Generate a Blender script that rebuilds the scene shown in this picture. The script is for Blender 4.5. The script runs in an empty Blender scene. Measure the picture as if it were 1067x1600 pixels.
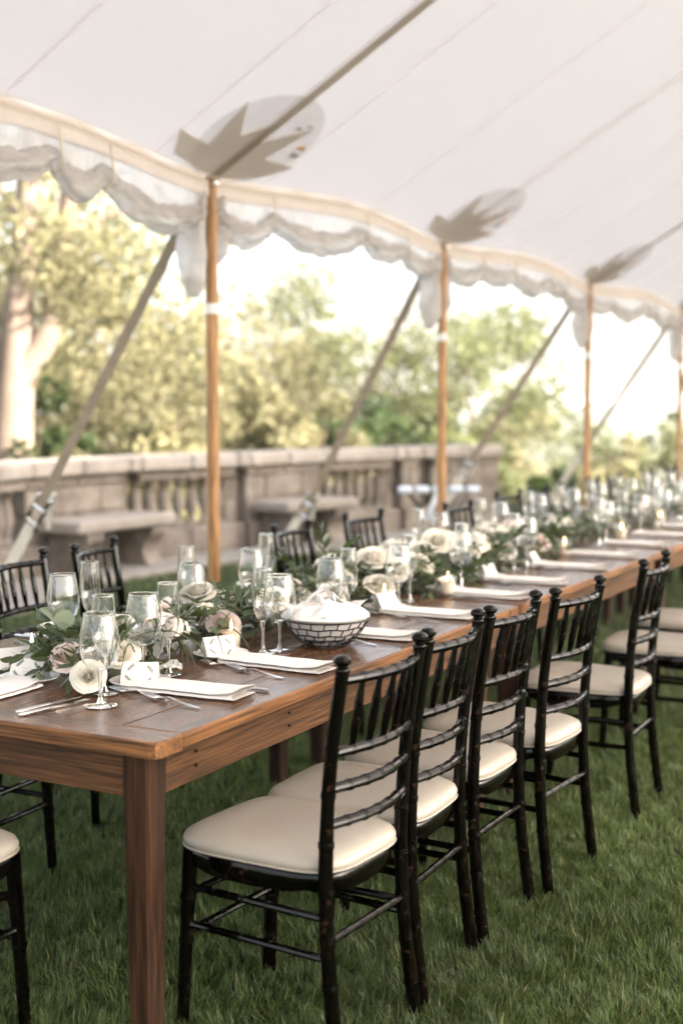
import bpy, math, random
import numpy as np
from mathutils import Vector, Matrix, Euler, noise
R = math.radians
rnd = random.Random(7)
nr = np.random.default_rng(11)
SC = bpy.context.scene
COL = SC.collection

# ------------------------------------------------------------------ camera, sky, sun, exposure
cd = bpy.data.cameras.new('camera')
cam = bpy.data.objects.new('camera', cd)
COL.objects.link(cam)
cam.location = (1.7437, -2.3414, 1.51)
cam.rotation_euler = (R(90 - 4.574), 0, R(28.326))
cd.sensor_fit = 'VERTICAL'
cd.sensor_height = 36
cd.lens = 45
cd.clip_start = 0.05
cd.clip_end = 9000
cd.dof.use_dof = True
cd.dof.focus_distance = 3.55
cd.dof.aperture_fstop = 1.65
SC.camera = cam

SUN_EL, SUN_AZ = 27.0, 82.0          # azimuth from +Y towards +X
world = bpy.data.worlds.new('World')
SC.world = world
world.use_nodes = True
wn = world.node_tree
bg = wn.nodes['Background']
sky = wn.nodes.new('ShaderNodeTexSky')
sky.sky_type = 'NISHITA'
sky.sun_disc = False
sky.sun_elevation = R(SUN_EL)
sky.sun_rotation = R(SUN_AZ)
sky.air_density = 1.0
sky.dust_density = 4.0
sky.ozone_density = 1.0
hz = wn.nodes.new('ShaderNodeHueSaturation')       # thin evening overcast: the whole sky is milky
hz.inputs['Saturation'].default_value = 0.42
wn.links.new(sky.outputs[0], hz.inputs['Color'])
warm = wn.nodes.new('ShaderNodeMix')
warm.data_type = 'RGBA'
warm.blend_type = 'MULTIPLY'
warm.inputs[0].default_value = 1.0
warm.inputs[7].default_value = (1.01, 1.0, 0.99, 1)
wn.links.new(hz.outputs[0], warm.inputs[6])
wn.links.new(warm.outputs[2], bg.inputs[0])
bg.inputs[1].default_value = 0.13
sl = bpy.data.lights.new('sun', 'SUN')
sl.energy = 5.0
sl.angle = R(0.55)
sl.color = (1.0, 0.90, 0.79)
sun = bpy.data.objects.new('sun', sl)
COL.objects.link(sun)
sd = Vector((math.sin(R(SUN_AZ)) * math.cos(R(SUN_EL)), math.cos(R(SUN_AZ)) * math.cos(R(SUN_EL)), math.sin(R(SUN_EL))))
sun.rotation_euler = sd.to_track_quat('Z', 'Y').to_euler()
sun.location = sd * 50
SC.view_settings.view_transform = 'Standard'
SC.view_settings.look = 'None'
SC.view_settings.exposure = 2.65
SC.view_settings.gamma = 1.0
SC.view_settings.use_curve_mapping = False
SC.cycles.max_bounces = 18
SC.cycles.transparent_max_bounces = 24
SC.cycles.transmission_bounces = 18
SC.cycles.sample_clamp_indirect = 8
SC.cycles.use_denoising = True

# ------------------------------------------------------------------ materials
def mat(name, col, rough=0.6, spec=0.5, metal=0.0, var=0.0, scale=8.0, stretch=(1, 1, 1), bump=0.0, bscale=40.0, col2=None,
        coords='Object', coat=0.0, rand=0.0, bstretch=None):
    m = bpy.data.materials.new(name)
    m.use_nodes = True
    nt = m.node_tree
    b = nt.nodes['Principled BSDF']
    b.inputs['Base Color'].default_value = (*col, 1)
    b.inputs['Roughness'].default_value = rough
    b.inputs['Specular IOR Level'].default_value = spec
    b.inputs['Metallic'].default_value = metal
    b.inputs['Coat Weight'].default_value = coat
    b.inputs['Coat Roughness'].default_value = 0.12
    tc = nt.nodes.new('ShaderNodeTexCoord')
    last = None
    if var or col2:
        mp = nt.nodes.new('ShaderNodeMapping')
        mp.inputs['Scale'].default_value = stretch
        nt.links.new(tc.outputs[coords], mp.inputs[0])
        n = nt.nodes.new('ShaderNodeTexNoise')
        n.inputs['Scale'].default_value = scale
        n.inputs['Detail'].default_value = 6
        n.inputs['Roughness'].default_value = 0.65
        nt.links.new(mp.outputs[0], n.inputs['Vector'])
        cr = nt.nodes.new('ShaderNodeValToRGB')
        cr.color_ramp.elements[0].position = 0.32
        cr.color_ramp.elements[1].position = 0.68
        c2 = col2 if col2 else tuple(min(1, c * (1 + var)) for c in col)
        c1 = col if col2 else tuple(c * (1 - var) for c in col)
        cr.color_ramp.elements[0].color = (*c1, 1)
        cr.color_ramp.elements[1].color = (*c2, 1)
        nt.links.new(n.outputs['Fac'], cr.inputs[0])
        last = cr.outputs[0]
    if rand:
        oi = nt.nodes.new('ShaderNodeObjectInfo')
        hs = nt.nodes.new('ShaderNodeHueSaturation')
        mr = nt.nodes.new('ShaderNodeMapRange')
        mr.inputs['To Min'].default_value = 1 - rand
        mr.inputs['To Max'].default_value = 1 + rand
        nt.links.new(oi.outputs['Random'], mr.inputs[0])
        nt.links.new(mr.outputs[0], hs.inputs['Value'])
        if last: nt.links.new(last, hs.inputs['Color'])
        else: hs.inputs['Color'].default_value = (*col, 1)
        last = hs.outputs[0]
    if last: nt.links.new(last, b.inputs['Base Color'])
    if bump:
        n2 = nt.nodes.new('ShaderNodeTexNoise')
        n2.inputs['Scale'].default_value = bscale
        n2.inputs['Detail'].default_value = 5
        mp2 = nt.nodes.new('ShaderNodeMapping')
        mp2.inputs['Scale'].default_value = bstretch or stretch
        nt.links.new(tc.outputs[coords], mp2.inputs[0])
        nt.links.new(mp2.outputs[0], n2.inputs['Vector'])
        bm = nt.nodes.new('ShaderNodeBump')
        bm.inputs['Strength'].default_value = bump
        bm.inputs['Distance'].default_value = 0.01
        nt.links.new(n2.outputs['Fac'], bm.inputs['Height'])
        nt.links.new(bm.outputs[0], b.inputs['Normal'])
    return m

def translucent_mat(name, col, tcol, fac, rough=0.5, spec=0.3, var=0.15, scale=6.0, rand=0.0, attr=None):
    """leaf / cloth: principled surface mixed with a translucent one"""
    m = mat(name, col, rough, spec, var=var, scale=scale, rand=rand)
    nt = m.node_tree
    out = nt.nodes['Material Output']
    b = nt.nodes['Principled BSDF']
    t = nt.nodes.new('ShaderNodeBsdfTranslucent')
    t.inputs[0].default_value = (*tcol, 1)
    mx = nt.nodes.new('ShaderNodeMixShader')
    mx.inputs[0].default_value = fac
    nt.links.new(b.outputs[0], mx.inputs[1])
    nt.links.new(t.outputs[0], mx.inputs[2])
    nt.links.new(mx.outputs[0], out.inputs[0])
    if attr:
        at = nt.nodes.new('ShaderNodeAttribute')
        at.attribute_name = attr
        cr = nt.nodes.new('ShaderNodeValToRGB')
        els = cr.color_ramp.elements
        els[0].color = (*[c * 0.45 for c in col], 1)
        els[1].color = (*[min(1, c * 1.75) for c in col], 1)
        nt.links.new(at.outputs['Fac'], cr.inputs[0])
        nt.links.new(cr.outputs[0], b.inputs['Base Color'])
        cr2 = nt.nodes.new('ShaderNodeValToRGB')
        cr2.color_ramp.elements[0].color = (*[c * 0.55 for c in tcol], 1)
        cr2.color_ramp.elements[1].color = (*[min(1, c * 1.45) for c in tcol], 1)
        nt.links.new(at.outputs['Fac'], cr2.inputs[0])
        nt.links.new(cr2.outputs[0], t.inputs[0])
    return m

def thin_glass(name, tint=(0.97, 0.98, 0.97), haze=0.0):
    m = bpy.data.materials.new(name)
    m.use_nodes = True
    nt = m.node_tree
    nt.nodes.remove(nt.nodes['Principled BSDF'])
    out = nt.nodes['Material Output']
    tr = nt.nodes.new('ShaderNodeBsdfTransparent')
    tr.inputs[0].default_value = (*tint, 1)
    gl = nt.nodes.new('ShaderNodeBsdfGlossy')
    gl.inputs['Roughness'].default_value = 0.02
    lw = nt.nodes.new('ShaderNodeLayerWeight')
    lw.inputs['Blend'].default_value = 0.5
    pw = nt.nodes.new('ShaderNodeMath'); pw.operation = 'POWER'; pw.inputs[1].default_value = 3.6
    nt.links.new(lw.outputs['Facing'], pw.inputs[0])
    fr = nt.nodes.new('ShaderNodeMapRange')
    fr.inputs['To Min'].default_value = 0.035
    fr.inputs['To Max'].default_value = 0.9
    nt.links.new(pw.outputs[0], fr.inputs[0])
    mx = nt.nodes.new('ShaderNodeMixShader')
    nt.links.new(fr.outputs[0], mx.inputs[0])
    nt.links.new(tr.outputs[0], mx.inputs[1])
    nt.links.new(gl.outputs[0], mx.inputs[2])
    nt.links.new(mx.outputs[0], out.inputs[0])
    return m

def vinyl(name, opac, col=(0.8, 0.79, 0.78), rough=0.18, stretch=(1, 1, 2.5), vary=0.35, bump=0.5):
    """clear tent vinyl: see-through with a milky diffuse part and a sheen"""
    m = bpy.data.materials.new(name)
    m.use_nodes = True
    nt = m.node_tree
    b = nt.nodes['Principled BSDF']
    b.inputs['Base Color'].default_value = (*col, 1)
    b.inputs['Roughness'].default_value = rough
    out = nt.nodes['Material Output']
    tl = nt.nodes.new('ShaderNodeBsdfTranslucent')
    tl.inputs[0].default_value = (*col, 1)
    m0 = nt.nodes.new('ShaderNodeMixShader')
    m0.inputs[0].default_value = 0.5
    nt.links.new(b.outputs[0], m0.inputs[1])
    nt.links.new(tl.outputs[0], m0.inputs[2])
    tr = nt.nodes.new('ShaderNodeBsdfTransparent')
    tr.inputs[0].default_value = (0.94, 0.93, 0.92, 1)
    tc = nt.nodes.new('ShaderNodeTexCoord')
    n = nt.nodes.new('ShaderNodeTexNoise')
    n.inputs['Scale'].default_value = 7
    n.inputs['Detail'].default_value = 4
    mp = nt.nodes.new('ShaderNodeMapping')
    mp.inputs['Scale'].default_value = stretch
    nt.links.new(tc.outputs['Object'], mp.inputs[0])
    nt.links.new(mp.outputs[0], n.inputs['Vector'])
    mr = nt.nodes.new('ShaderNodeMapRange')
    mr.inputs['From Min'].default_value = 0.3
    mr.inputs['From Max'].default_value = 0.7
    mr.inputs['To Min'].default_value = opac * (1 - vary)
    mr.inputs['To Max'].default_value = min(1, opac * (1 + vary))
    nt.links.new(n.outputs['Fac'], mr.inputs[0])
    mx = nt.nodes.new('ShaderNodeMixShader')
    nt.links.new(mr.outputs[0], mx.inputs[0])
    nt.links.new(tr.outputs[0], mx.inputs[1])
    nt.links.new(m0.outputs[0], mx.inputs[2])
    nt.links.new(mx.outputs[0], out.inputs[0])
    bm = nt.nodes.new('ShaderNodeBump')
    bm.inputs['Strength'].default_value = bump
    bm.inputs['Distance'].default_value = 0.03
    nt.links.new(n.outputs['Fac'], bm.inputs['Height'])
    nt.links.new(bm.outputs[0], b.inputs['Normal'])
    return m

def wood(name, dark, light, rough, axis, scale=5.0, spec=0.5, bump=0.15):
    """stretched-grain timber; axis = long axis of the grain"""
    st = [9.0, 9.0, 9.0]
    st[axis] = 0.55
    m = mat(name, dark, rough, spec, col2=light, scale=scale, stretch=tuple(st), bump=bump, bscale=14, rand=0.14)
    nt = m.node_tree
    b = nt.nodes['Principled BSDF']
    # finer dark pores on top of the broad grain
    tc = nt.nodes.new('ShaderNodeTexCoord')
    mp = nt.nodes.new('ShaderNodeMapping')
    s2 = [60.0, 60.0, 60.0]
    s2[axis] = 1.6
    mp.inputs['Scale'].default_value = s2
    n = nt.nodes.new('ShaderNodeTexNoise')
    n.inputs['Scale'].default_value = 3
    n.inputs['Detail'].default_value = 3
    nt.links.new(tc.outputs['Object'], mp.inputs[0])
    nt.links.new(mp.outputs[0], n.inputs['Vector'])
    mr = nt.nodes.new('ShaderNodeMapRange')
    mr.inputs['From Min'].default_value = 0.35
    mr.inputs['From Max'].default_value = 0.65
    mr.inputs['To Min'].default_value = 0.38
    mr.inputs['To Max'].default_value = 1.25
    nt.links.new(n.outputs['Fac'], mr.inputs[0])
    mx = nt.nodes.new('ShaderNodeVectorMath')
    mx.operation = 'SCALE'
    src = b.inputs['Base Color'].links[0].from_socket
    nt.links.new(src, mx.inputs[0])
    nt.links.new(mr.outputs[0], mx.inputs['Scale'])
    nt.links.new(mx.outputs[0], b.inputs['Base Color'])
    n2 = nt.nodes.new('ShaderNodeMapRange')
    n2.inputs['To Min'].default_value = rough * 0.8
    n2.inputs['To Max'].default_value = min(1, rough * 1.5)
    nt.links.new(n.outputs['Fac'], n2.inputs[0])
    nt.links.new(n2.outputs[0], b.inputs['Roughness'])
    return m

M = {}
M['chair'] = mat('black_chair_lacquer', (0.0025, 0.0017, 0.0013), 0.075, 0.24, var=0.5, scale=30, bump=0.04, bscale=60, coat=0.0)
_r = [n for n in M['chair'].node_tree.nodes if n.bl_idname == 'ShaderNodeValToRGB'][0].color_ramp     # rubbed spots
_r.elements[0].position, _r.elements[1].position = .60, .74
_r.elements[1].color = (.030, .014, .008, 1)
M['cushion'] = mat('ivory_vinyl', (0.335, 0.30, 0.252), 0.38, 0.45, var=0.06, scale=7, bump=0.22, bscale=11, rand=0.05)
M['top'] = wood('walnut_stained_boards', (0.054, 0.024, 0.0125), (0.17, 0.079, 0.038), 0.22, 1, 3.0, 0.5, 0.1)
M['topx'] = wood('walnut_stained_end_board', (0.054, 0.024, 0.0125), (0.17, 0.079, 0.038), 0.22, 0, 3.0, 0.5, 0.1)
M['edge'] = wood('worn_board_edge', (0.12, 0.050, 0.018), (0.27, 0.12, 0.042), 0.42, 1, 4.0, 0.35)
M['edgex'] = wood('worn_end_board_edge', (0.10, 0.042, 0.015), (0.25, 0.11, 0.038), 0.42, 0, 4.0, 0.35)
M['apron'] = wood('stained_apron', (0.050, 0.021, 0.0075), (0.185, 0.080, 0.028), 0.42, 1, 2.4, 0.3)
M['apronx'] = wood('stained_end_apron', (0.050, 0.021, 0.0075), (0.185, 0.080, 0.028), 0.42, 0, 2.4, 0.3)
M['leg'] = wood('dark_stained_leg', (0.008, 0.0038, 0.002), (0.058, 0.024, 0.0095), 0.5, 2, 1.6, 0.2)
M['pole'] = wood('varnished_pole', (0.33, 0.165, 0.06), (0.46, 0.25, 0.10), 0.4, 2, 2.0, 0.4, 0.05)
M['napkin'] = mat('white_linen', (0.74, 0.71, 0.675), 0.85, 0.2, var=0.03, scale=30, bump=0.25, bscale=300)
M['china'] = mat('white_china', (0.72, 0.71, 0.69), 0.12, 0.5)
M['card'] = mat('white_card', (0.74, 0.72, 0.69), 0.75, 0.2)
M['ink'] = mat('grey_green_ink', (0.24, 0.245, 0.205), 0.8, 0.1)
M['inkgrey'] = mat('pale_grey_ink', (0.42, 0.41, 0.40), 0.8, 0.1)
M['steel'] = mat('polished_steel', (0.62, 0.60, 0.57), 0.14, 0.5, metal=1.0)
M['wax'] = translucent_mat('candle_wax', (0.85, 0.78, 0.70), (0.9, 0.72, 0.55), 0.35, 0.5, 0.3, 0.03)
M['wire'] = mat('black_wire', (0.012, 0.011, 0.010), 0.4, 0.5)
M['bowl'] = thin_glass('clear_glass')
gm = bpy.data.materials.new('solid_glass'); gm.use_nodes = True
gb = gm.node_tree.nodes['Principled BSDF']
gb.inputs['Base Color'].default_value = (0.98, 0.985, 0.98, 1)
gb.inputs['Transmission Weight'].default_value = 1.0
gb.inputs['Roughness'].default_value = 0.01
gb.inputs['IOR'].default_value = 1.48
M['glass'] = gm
fm = bpy.data.materials.new('flame'); fm.use_nodes = True
fb = fm.node_tree.nodes['Principled BSDF']
fb.inputs['Base Color'].default_value = (1, 0.6, 0.25, 1)
fb.inputs['Emission Color'].default_value = (1, 0.62, 0.26, 1)
fb.inputs['Emission Strength'].default_value = 3.0
M['flame'] = fm
M['canvas'] = translucent_mat('white_sailcloth', (0.82, 0.772, 0.750), (0.665, 0.610, 0.588), 0.45, 0.7, 0.15, 0.025, 1.3)
M['seam'] = translucent_mat('doubled_sailcloth', (0.92, 0.89, 0.88), (0.97, 0.94, 0.93), 0.76, 0.7, 0.15, 0.02, 3)
M['band'] = translucent_mat('beige_eave_webbing', (0.66, 0.585, 0.52), (0.66, 0.56, 0.48), 0.40, 0.7, 0.2, 0.06, 8)
M['star'] = translucent_mat('grey_reinforcement', (0.66, 0.625, 0.58), (0.84, 0.80, 0.74), 0.70, 0.7, 0.2, 0.05, 6)
M['strap'] = mat('khaki_webbing', (0.27, 0.215, 0.15), 0.75, 0.2, var=0.15, scale=12, bump=0.3, bscale=200)
M['roofstrap'] = translucent_mat('roof_webbing', (0.46, 0.41, 0.34), (0.52, 0.46, 0.38), 0.55, 0.75, 0.15, 0.1, 12)
M['palestrap'] = mat('cream_webbing', (0.62, 0.56, 0.46), 0.8, 0.2, var=0.1, scale=12)
M['vinyl'] = vinyl('clear_vinyl', 0.93, (0.60, 0.57, 0.555), 0.18, (1, 3, 1), 0.10)
M['patch'] = vinyl('clear_round_patch', 0.07, (0.62, 0.58, 0.55), 0.3)
M['roll'] = vinyl('rolled_clear_vinyl', 0.70, (0.63, 0.595, 0.57), 0.10, (2.4, 0.8, 2.4), 0.14, 0.35)
M['orange'] = translucent_mat('orange_tag', (0.78, 0.56, 0.36), (0.8, 0.55, 0.34), 0.55)
M['palemark'] = translucent_mat('pale_print', (0.5, 0.48, 0.46), (0.6, 0.57, 0.55), 0.6)
M['tape'] = mat('white_tape', (0.75, 0.74, 0.73), 0.6)
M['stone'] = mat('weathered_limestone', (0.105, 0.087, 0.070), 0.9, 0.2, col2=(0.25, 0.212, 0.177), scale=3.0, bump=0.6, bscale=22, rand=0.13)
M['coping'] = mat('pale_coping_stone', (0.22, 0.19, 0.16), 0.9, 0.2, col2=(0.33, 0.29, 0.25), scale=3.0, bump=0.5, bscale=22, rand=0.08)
M['paving'] = mat('pale_paving', (0.24, 0.215, 0.185), 0.95, 0.2, col2=(0.33, 0.30, 0.26), scale=2.5, bump=0.5, bscale=30, rand=0.1)
M['bark'] = mat('pale_bark', (0.13, 0.098, 0.075), 0.9, 0.2, col2=(0.27, 0.21, 0.165), scale=2.0, stretch=(1, 1, 0.25), bump=0.8, bscale=9)
M['bark2'] = mat('brown_bark', (0.14, 0.10, 0.07), 0.9, 0.2, var=0.3, scale=3, bump=0.8, bscale=9)
M['soil'] = mat('lawn_thatch', (0.022, 0.030, 0.011), 0.95, 0.1, col2=(0.042, 0.052, 0.020), scale=1.6, bump=0.6, bscale=60)
M['blade'] = translucent_mat('grass_blade', (0.074, 0.108, 0.034), (0.125, 0.17, 0.045), 0.42, 0.42, 0.35, 0.0, attr='tone')
M['skylitblade'] = translucent_mat('skylit_grass_blade', (0.105, 0.138, 0.055), (0.15, 0.19, 0.065), 0.42, 0.42, 0.35, 0.0, attr='tone')  # far lawn: open-sky light outside the tent put into a lighter blade colour
M['dryblade'] = translucent_mat('dry_grass_blade', (0.22, 0.19, 0.09), (0.22, 0.18, 0.08), 0.4, 0.6, 0.2, 0.0, attr='tone')
M['meadow'] = mat('far_meadow', (0.035, 0.045, 0.024), 0.95, 0.1, col2=(0.065, 0.072, 0.038), scale=0.02)
M['gold'] = translucent_mat('golden_leaves', (0.180, 0.168, 0.092), (0.30, 0.275, 0.150), 0.5, 0.55, 0.2, 0.0, attr='tone')
M['olive'] = translucent_mat('olive_leaves', (0.108, 0.118, 0.054), (0.185, 0.20, 0.085), 0.42, 0.55, 0.2, 0.0, attr='tone')
M['deep'] = translucent_mat('deep_green_leaves', (0.040, 0.060, 0.020), (0.075, 0.10, 0.028), 0.40, 0.5, 0.25, 0.0, attr='tone')
M['ruscus'] = translucent_mat('glossy_green_leaf', (0.050, 0.074, 0.026), (0.09, 0.13, 0.035), 0.25, 0.34, 0.5, 0.15, 20, rand=0.4)
M['euc'] = translucent_mat('silver_green_leaf', (0.150, 0.185, 0.125), (0.15, 0.19, 0.10), 0.22, 0.55, 0.35, 0.12, 20, rand=0.3)
M['stem'] = mat('green_stem', (0.07, 0.08, 0.03), 0.6)
M['twig'] = mat('brown_twig', (0.10, 0.06, 0.03), 0.7)
M['white_petal'] = translucent_mat('cream_petal', (0.79, 0.76, 0.68), (0.80, 0.72, 0.52), 0.15, 0.6, 0.2, 0.04, 30)
M['pink_petal'] = translucent_mat('blush_petal', (0.80, 0.69, 0.645), (0.82, 0.60, 0.50), 0.16, 0.6, 0.2, 0.05, 30)
M['dusty'] = translucent_mat('dusty_miller', (0.56, 0.57, 0.53), (0.5, 0.5, 0.45), 0.2, 0.8, 0.1, 0.08, 30)
M['bluepad'] = mat('pale_blue_padding', (0.66, 0.71, 0.78), 0.7, 0.3, var=0.06, scale=10)
M['blackmetal'] = mat('black_tube', (0.012, 0.012, 0.012), 0.35, 0.5)
M['hill'] = mat('distant_woodland', (0.055, 0.07, 0.035), 1.0, 0.0, col2=(0.09, 0.10, 0.05), scale=0.008)

# ------------------------------------------------------------------ mesh builder
class MB:
    def __init__(s):
        s.v, s.f, s.m = [], [], []
    def add(s, vs, fs, mi=0):
        o = len(s.v)
        s.v += [tuple(p) for p in vs]
        s.f += [tuple(i + o for i in f) for f in fs]
        s.m += [mi] * len(fs)
    def box(s, c, d, ch=0.0, rot=None, mi=0):
        c = Vector(c); h = [x / 2 for x in d]
        if ch <= 0:
            vs = [Vector((x * h[0], y * h[1], z * h[2])) for x in (-1, 1) for y in (-1, 1) for z in (-1, 1)]
            fs = [(0, 1, 3, 2), (4, 6, 7, 5), (0, 4, 5, 1), (2, 3, 7, 6), (0, 2, 6, 4), (1, 5, 7, 3)]
        else:
            vs, idx, fs = [], {}, []
            for sx in (-1, 1):
                for sy in (-1, 1):
                    for sz in (-1, 1):
                        for ax in range(3):
                            p = [sx * (h[0] - ch), sy * (h[1] - ch), sz * (h[2] - ch)]
                            p[ax] = (sx, sy, sz)[ax] * h[ax]
                            idx[(sx, sy, sz, ax)] = len(vs)
                            vs.append(Vector(p))
            for ax in range(3):
                a, b = [i for i in range(3) if i != ax]
                for sg in (-1, 1):
                    q = []
                    for u, w in ((-1, -1), (1, -1), (1, 1), (-1, 1)):
                        k = [0, 0, 0]; k[ax] = sg; k[a] = u; k[b] = w
                        q.append(idx[(*k, ax)])
                    fs.append(tuple(q))
                for u in (-1, 1):
                    for w in (-1, 1):
                        k0 = [0, 0, 0]; k1 = [0, 0, 0]
                        k0[a] = k1[a] = u; k0[b] = k1[b] = w; k0[ax] = -1; k1[ax] = 1
                        fs.append((idx[(*k0, a)], idx[(*k1, a)], idx[(*k1, b)], idx[(*k0, b)]))
            for sx in (-1, 1):
                for sy in (-1, 1):
                    for sz in (-1, 1):
                        fs.append(tuple(idx[(sx, sy, sz, ax)] for ax in range(3)))
        if rot is not None:
            vs = [rot @ p for p in vs]
        s.add([p + c for p in vs], fs, mi)
    def tube(s, path, rad, n=8, cap=True, mi=0, flat=None):
        """flat: (scale_u, scale_v) squashes the section"""
        P = [Vector(p) for p in path]
        k = len(P)
        if not hasattr(rad, '__len__'): rad = [rad] * k
        vs, fs = [], []
        t0 = (P[1] - P[0]).normalized()
        ref = Vector((0, 0, 1)) if abs(t0.z) < 0.9 else Vector((1, 0, 0))
        u = t0.cross(ref).normalized()
        for i in range(k):
            t = (P[min(i + 1, k - 1)] - P[max(i - 1, 0)])
            t = t.normalized() if t.length > 1e-9 else t0
            u = (u - t * u.dot(t)).normalized()
            w = t.cross(u)
            fu, fv = flat if flat else (1, 1)
            for j in range(n):
                a = 2 * math.pi * j / n
                vs.append(P[i] + u * (math.cos(a) * rad[i] * fu) + w * (math.sin(a) * rad[i] * fv))
        for i in range(k - 1):
            for j in range(n):
                fs.append((i * n + j, i * n + (j + 1) % n, (i + 1) * n + (j + 1) % n, (i + 1) * n + j))
        if cap:
            fs.append(tuple(range(n - 1, -1, -1)))
            fs.append(tuple((k - 1) * n + j for j in range(n)))
        s.add(vs, fs, mi)
    def lathe(s, prof, n=20, o=(0, 0, 0), cap=False, mi=0):
        vs, fs = [], []
        for r_, z in prof:
            for j in range(n):
                a = 2 * math.pi * j / n
                vs.append((o[0] + r_ * math.cos(a), o[1] + r_ * math.sin(a), o[2] + z))
        k = len(prof)
        for i in range(k - 1):
            for j in range(n):
                fs.append((i * n + j, i * n + (j + 1) % n, (i + 1) * n + (j + 1) % n, (i + 1) * n + j))
        if cap:
            fs.append(tuple(range(n - 1, -1, -1)))
            fs.append(tuple((k - 1) * n + j for j in range(n)))
        s.add(vs, fs, mi)
    def grid(s, fn, nu, nv, mi=0, closed_u=False):
        vs = [fn(i / nu, j / nv) for i in range(nu + (0 if closed_u else 1)) for j in range(nv + 1)]
        fs = []
        k = nv + 1
        N = nu if closed_u else nu + 1
        for i in range(nu):
            for j in range(nv):
                a, b = i * k + j, ((i + 1) % N) * k + j
                fs.append((a, b, b + 1, a + 1))
        s.add(vs, fs, mi)
    def prism(s, pts, z0, z1, mi=0, xf=None):
        n = len(pts)
        vs = [(x, y, z0) for x, y in pts] + [(x, y, z1) for x, y in pts]
        if xf: vs = [xf(*p) for p in vs]
        fs = [tuple(range(n - 1, -1, -1)), tuple(range(n, 2 * n))]
        fs += [(i, (i + 1) % n, n + (i + 1) % n, n + i) for i in range(n)]
        s.add(vs, fs, mi)
    def mesh(s, name, mats, smooth=True, ang=36):
        me = bpy.data.meshes.new(name)
        me.from_pydata(s.v, [], s.f)
        for m in (mats if isinstance(mats, (list, tuple)) else [mats]):
            me.materials.append(m)
        if any(s.m): me.polygons.foreach_set('material_index', s.m)
        if smooth:
            me.polygons.foreach_set('use_smooth', [True] * len(me.polygons))
            try: me.set_sharp_from_angle(angle=R(ang))
            except Exception: pass
        me.update()
        return me
    def build(s, name, mats, parent=None, smooth=True, ang=40, loc=(0, 0, 0), rot=(0, 0, 0)):
        return put(name, s.mesh(name, mats, smooth, ang), parent, loc, rot)

def put(name, me, parent=None, loc=(0, 0, 0), rot=(0, 0, 0), scale=None, mtx=None):
    o = bpy.data.objects.new(name, me)
    COL.objects.link(o)
    if parent: o.parent = parent
    if mtx is not None: o.matrix_basis = mtx
    else:
        o.location = loc
        o.rotation_euler = rot
        if scale is not None: o.scale = scale if hasattr(scale, '__len__') else (scale,) * 3
    return o
def empty(name, loc=(0, 0, 0), rz=0.0):
    o = bpy.data.objects.new(name, None)
    o.empty_display_size = 0.1
    COL.objects.link(o)
    o.location = loc
    o.rotation_euler = (0, 0, rz)
    return o
def tag(o, label=None, cat=None, group=None, kind=None):
    if label: o['label'] = label
    if cat: o['category'] = cat
    if group: o['group'] = group
    if kind: o['kind'] = kind
    return o
def copy_tree(o, parent=None):
    c = o.copy()
    COL.objects.link(c)
    c.parent = parent
    for ch in list(o.children): copy_tree(ch, c)
    return c
def place(proto, used, loc, rz, label, group=None):
    o = proto if not used else copy_tree(proto)
    o.location = loc
    o.rotation_euler = (0, 0, rz)
    o['label'] = label
    if group: o['group'] = group
    return o
def big_mesh(name, verts, quads, mats, tone=None, tris=None):
    """numpy mesh; tone = per-vertex float attribute"""
    me = bpy.data.meshes.new(name)
    me.vertices.add(len(verts))
    me.vertices.foreach_set('co', np.asarray(verts, np.float32).ravel())
    F = []
    if quads is not None and len(quads): F.append((np.asarray(quads, np.int32), 4))
    if tris is not None and len(tris): F.append((np.asarray(tris, np.int32), 3))
    nl = sum(a.size for a, _ in F)
    npoly = sum(len(a) for a, _ in F)
    me.loops.add(nl)
    me.loops.foreach_set('vertex_index', np.concatenate([a.ravel() for a, _ in F]))
    me.polygons.add(npoly)
    st, o = [], 0
    for a, k in F:
        st.append(o + np.arange(len(a)) * k)
        o += a.size
    me.polygons.foreach_set('loop_start', np.concatenate(st).astype(np.int32))
    if tone is not None:
        at = me.attributes.new('tone', 'FLOAT', 'POINT')
        at.data.foreach_set('value', np.asarray(tone, np.float32))
    for m in (mats if isinstance(mats, (list, tuple)) else [mats]): me.materials.append(m)
    me.update(calc_edges=True)
    me.validate()
    return me

YAW = R(28.326)
def at(px, depth):
    """ground point under a sight line of the photograph (1067 px wide frame) at a given distance"""
    lat = (px - 533.5) / 2000 * depth
    return Vector((1.7437 - math.sin(YAW) * depth + math.cos(YAW) * lat, -2.3414 + math.cos(YAW) * depth + math.sin(YAW) * lat, 0))

# ------------------------------------------------------------------ terrain, hills, lawn
LX, LY = -6.35, 17.5                       # edge of the level terrace
def terr_h(x, y):
    d = max(LX - x, y - LY, 0.0)
    r_ = math.hypot(x, y)
    h = -0.35 - 13.0 * (1 - math.exp(-d / 24.0)) - 10 * (1 - math.exp(-d / 150.0))
    if r_ > 120: h += 3.0 * noise.noise((x / 90, y / 90, 2.3)) * min(1, (r_ - 120) / 200)
    if r_ > 450:
        k = min(1, (r_ - 450) / 700)
        h += k * k * (26 + 14 * noise.noise((x / 420, y / 420, 0.7)) + 4 * noise.noise((x / 120, y / 120, 5.0)))
    return h
tb = MB()
rs = [0, 3, 6, 9, 12, 16, 20, 25, 30, 38, 48, 60, 80, 100, 130, 170, 220, 300, 380, 470, 560, 650, 760, 880, 1000, 1150, 1350, 1700, 2300, 3200]
NA = 150
tv = []
for r_ in rs:
    for j in range(NA):
        a = 2 * math.pi * j / NA
        x, y = r_ * math.cos(a) if r_ else 0.001 * math.cos(a), r_ * math.sin(a) if r_ else 0.001 * math.sin(a)
        tv.append((x, y, terr_h(x, y)))
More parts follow.
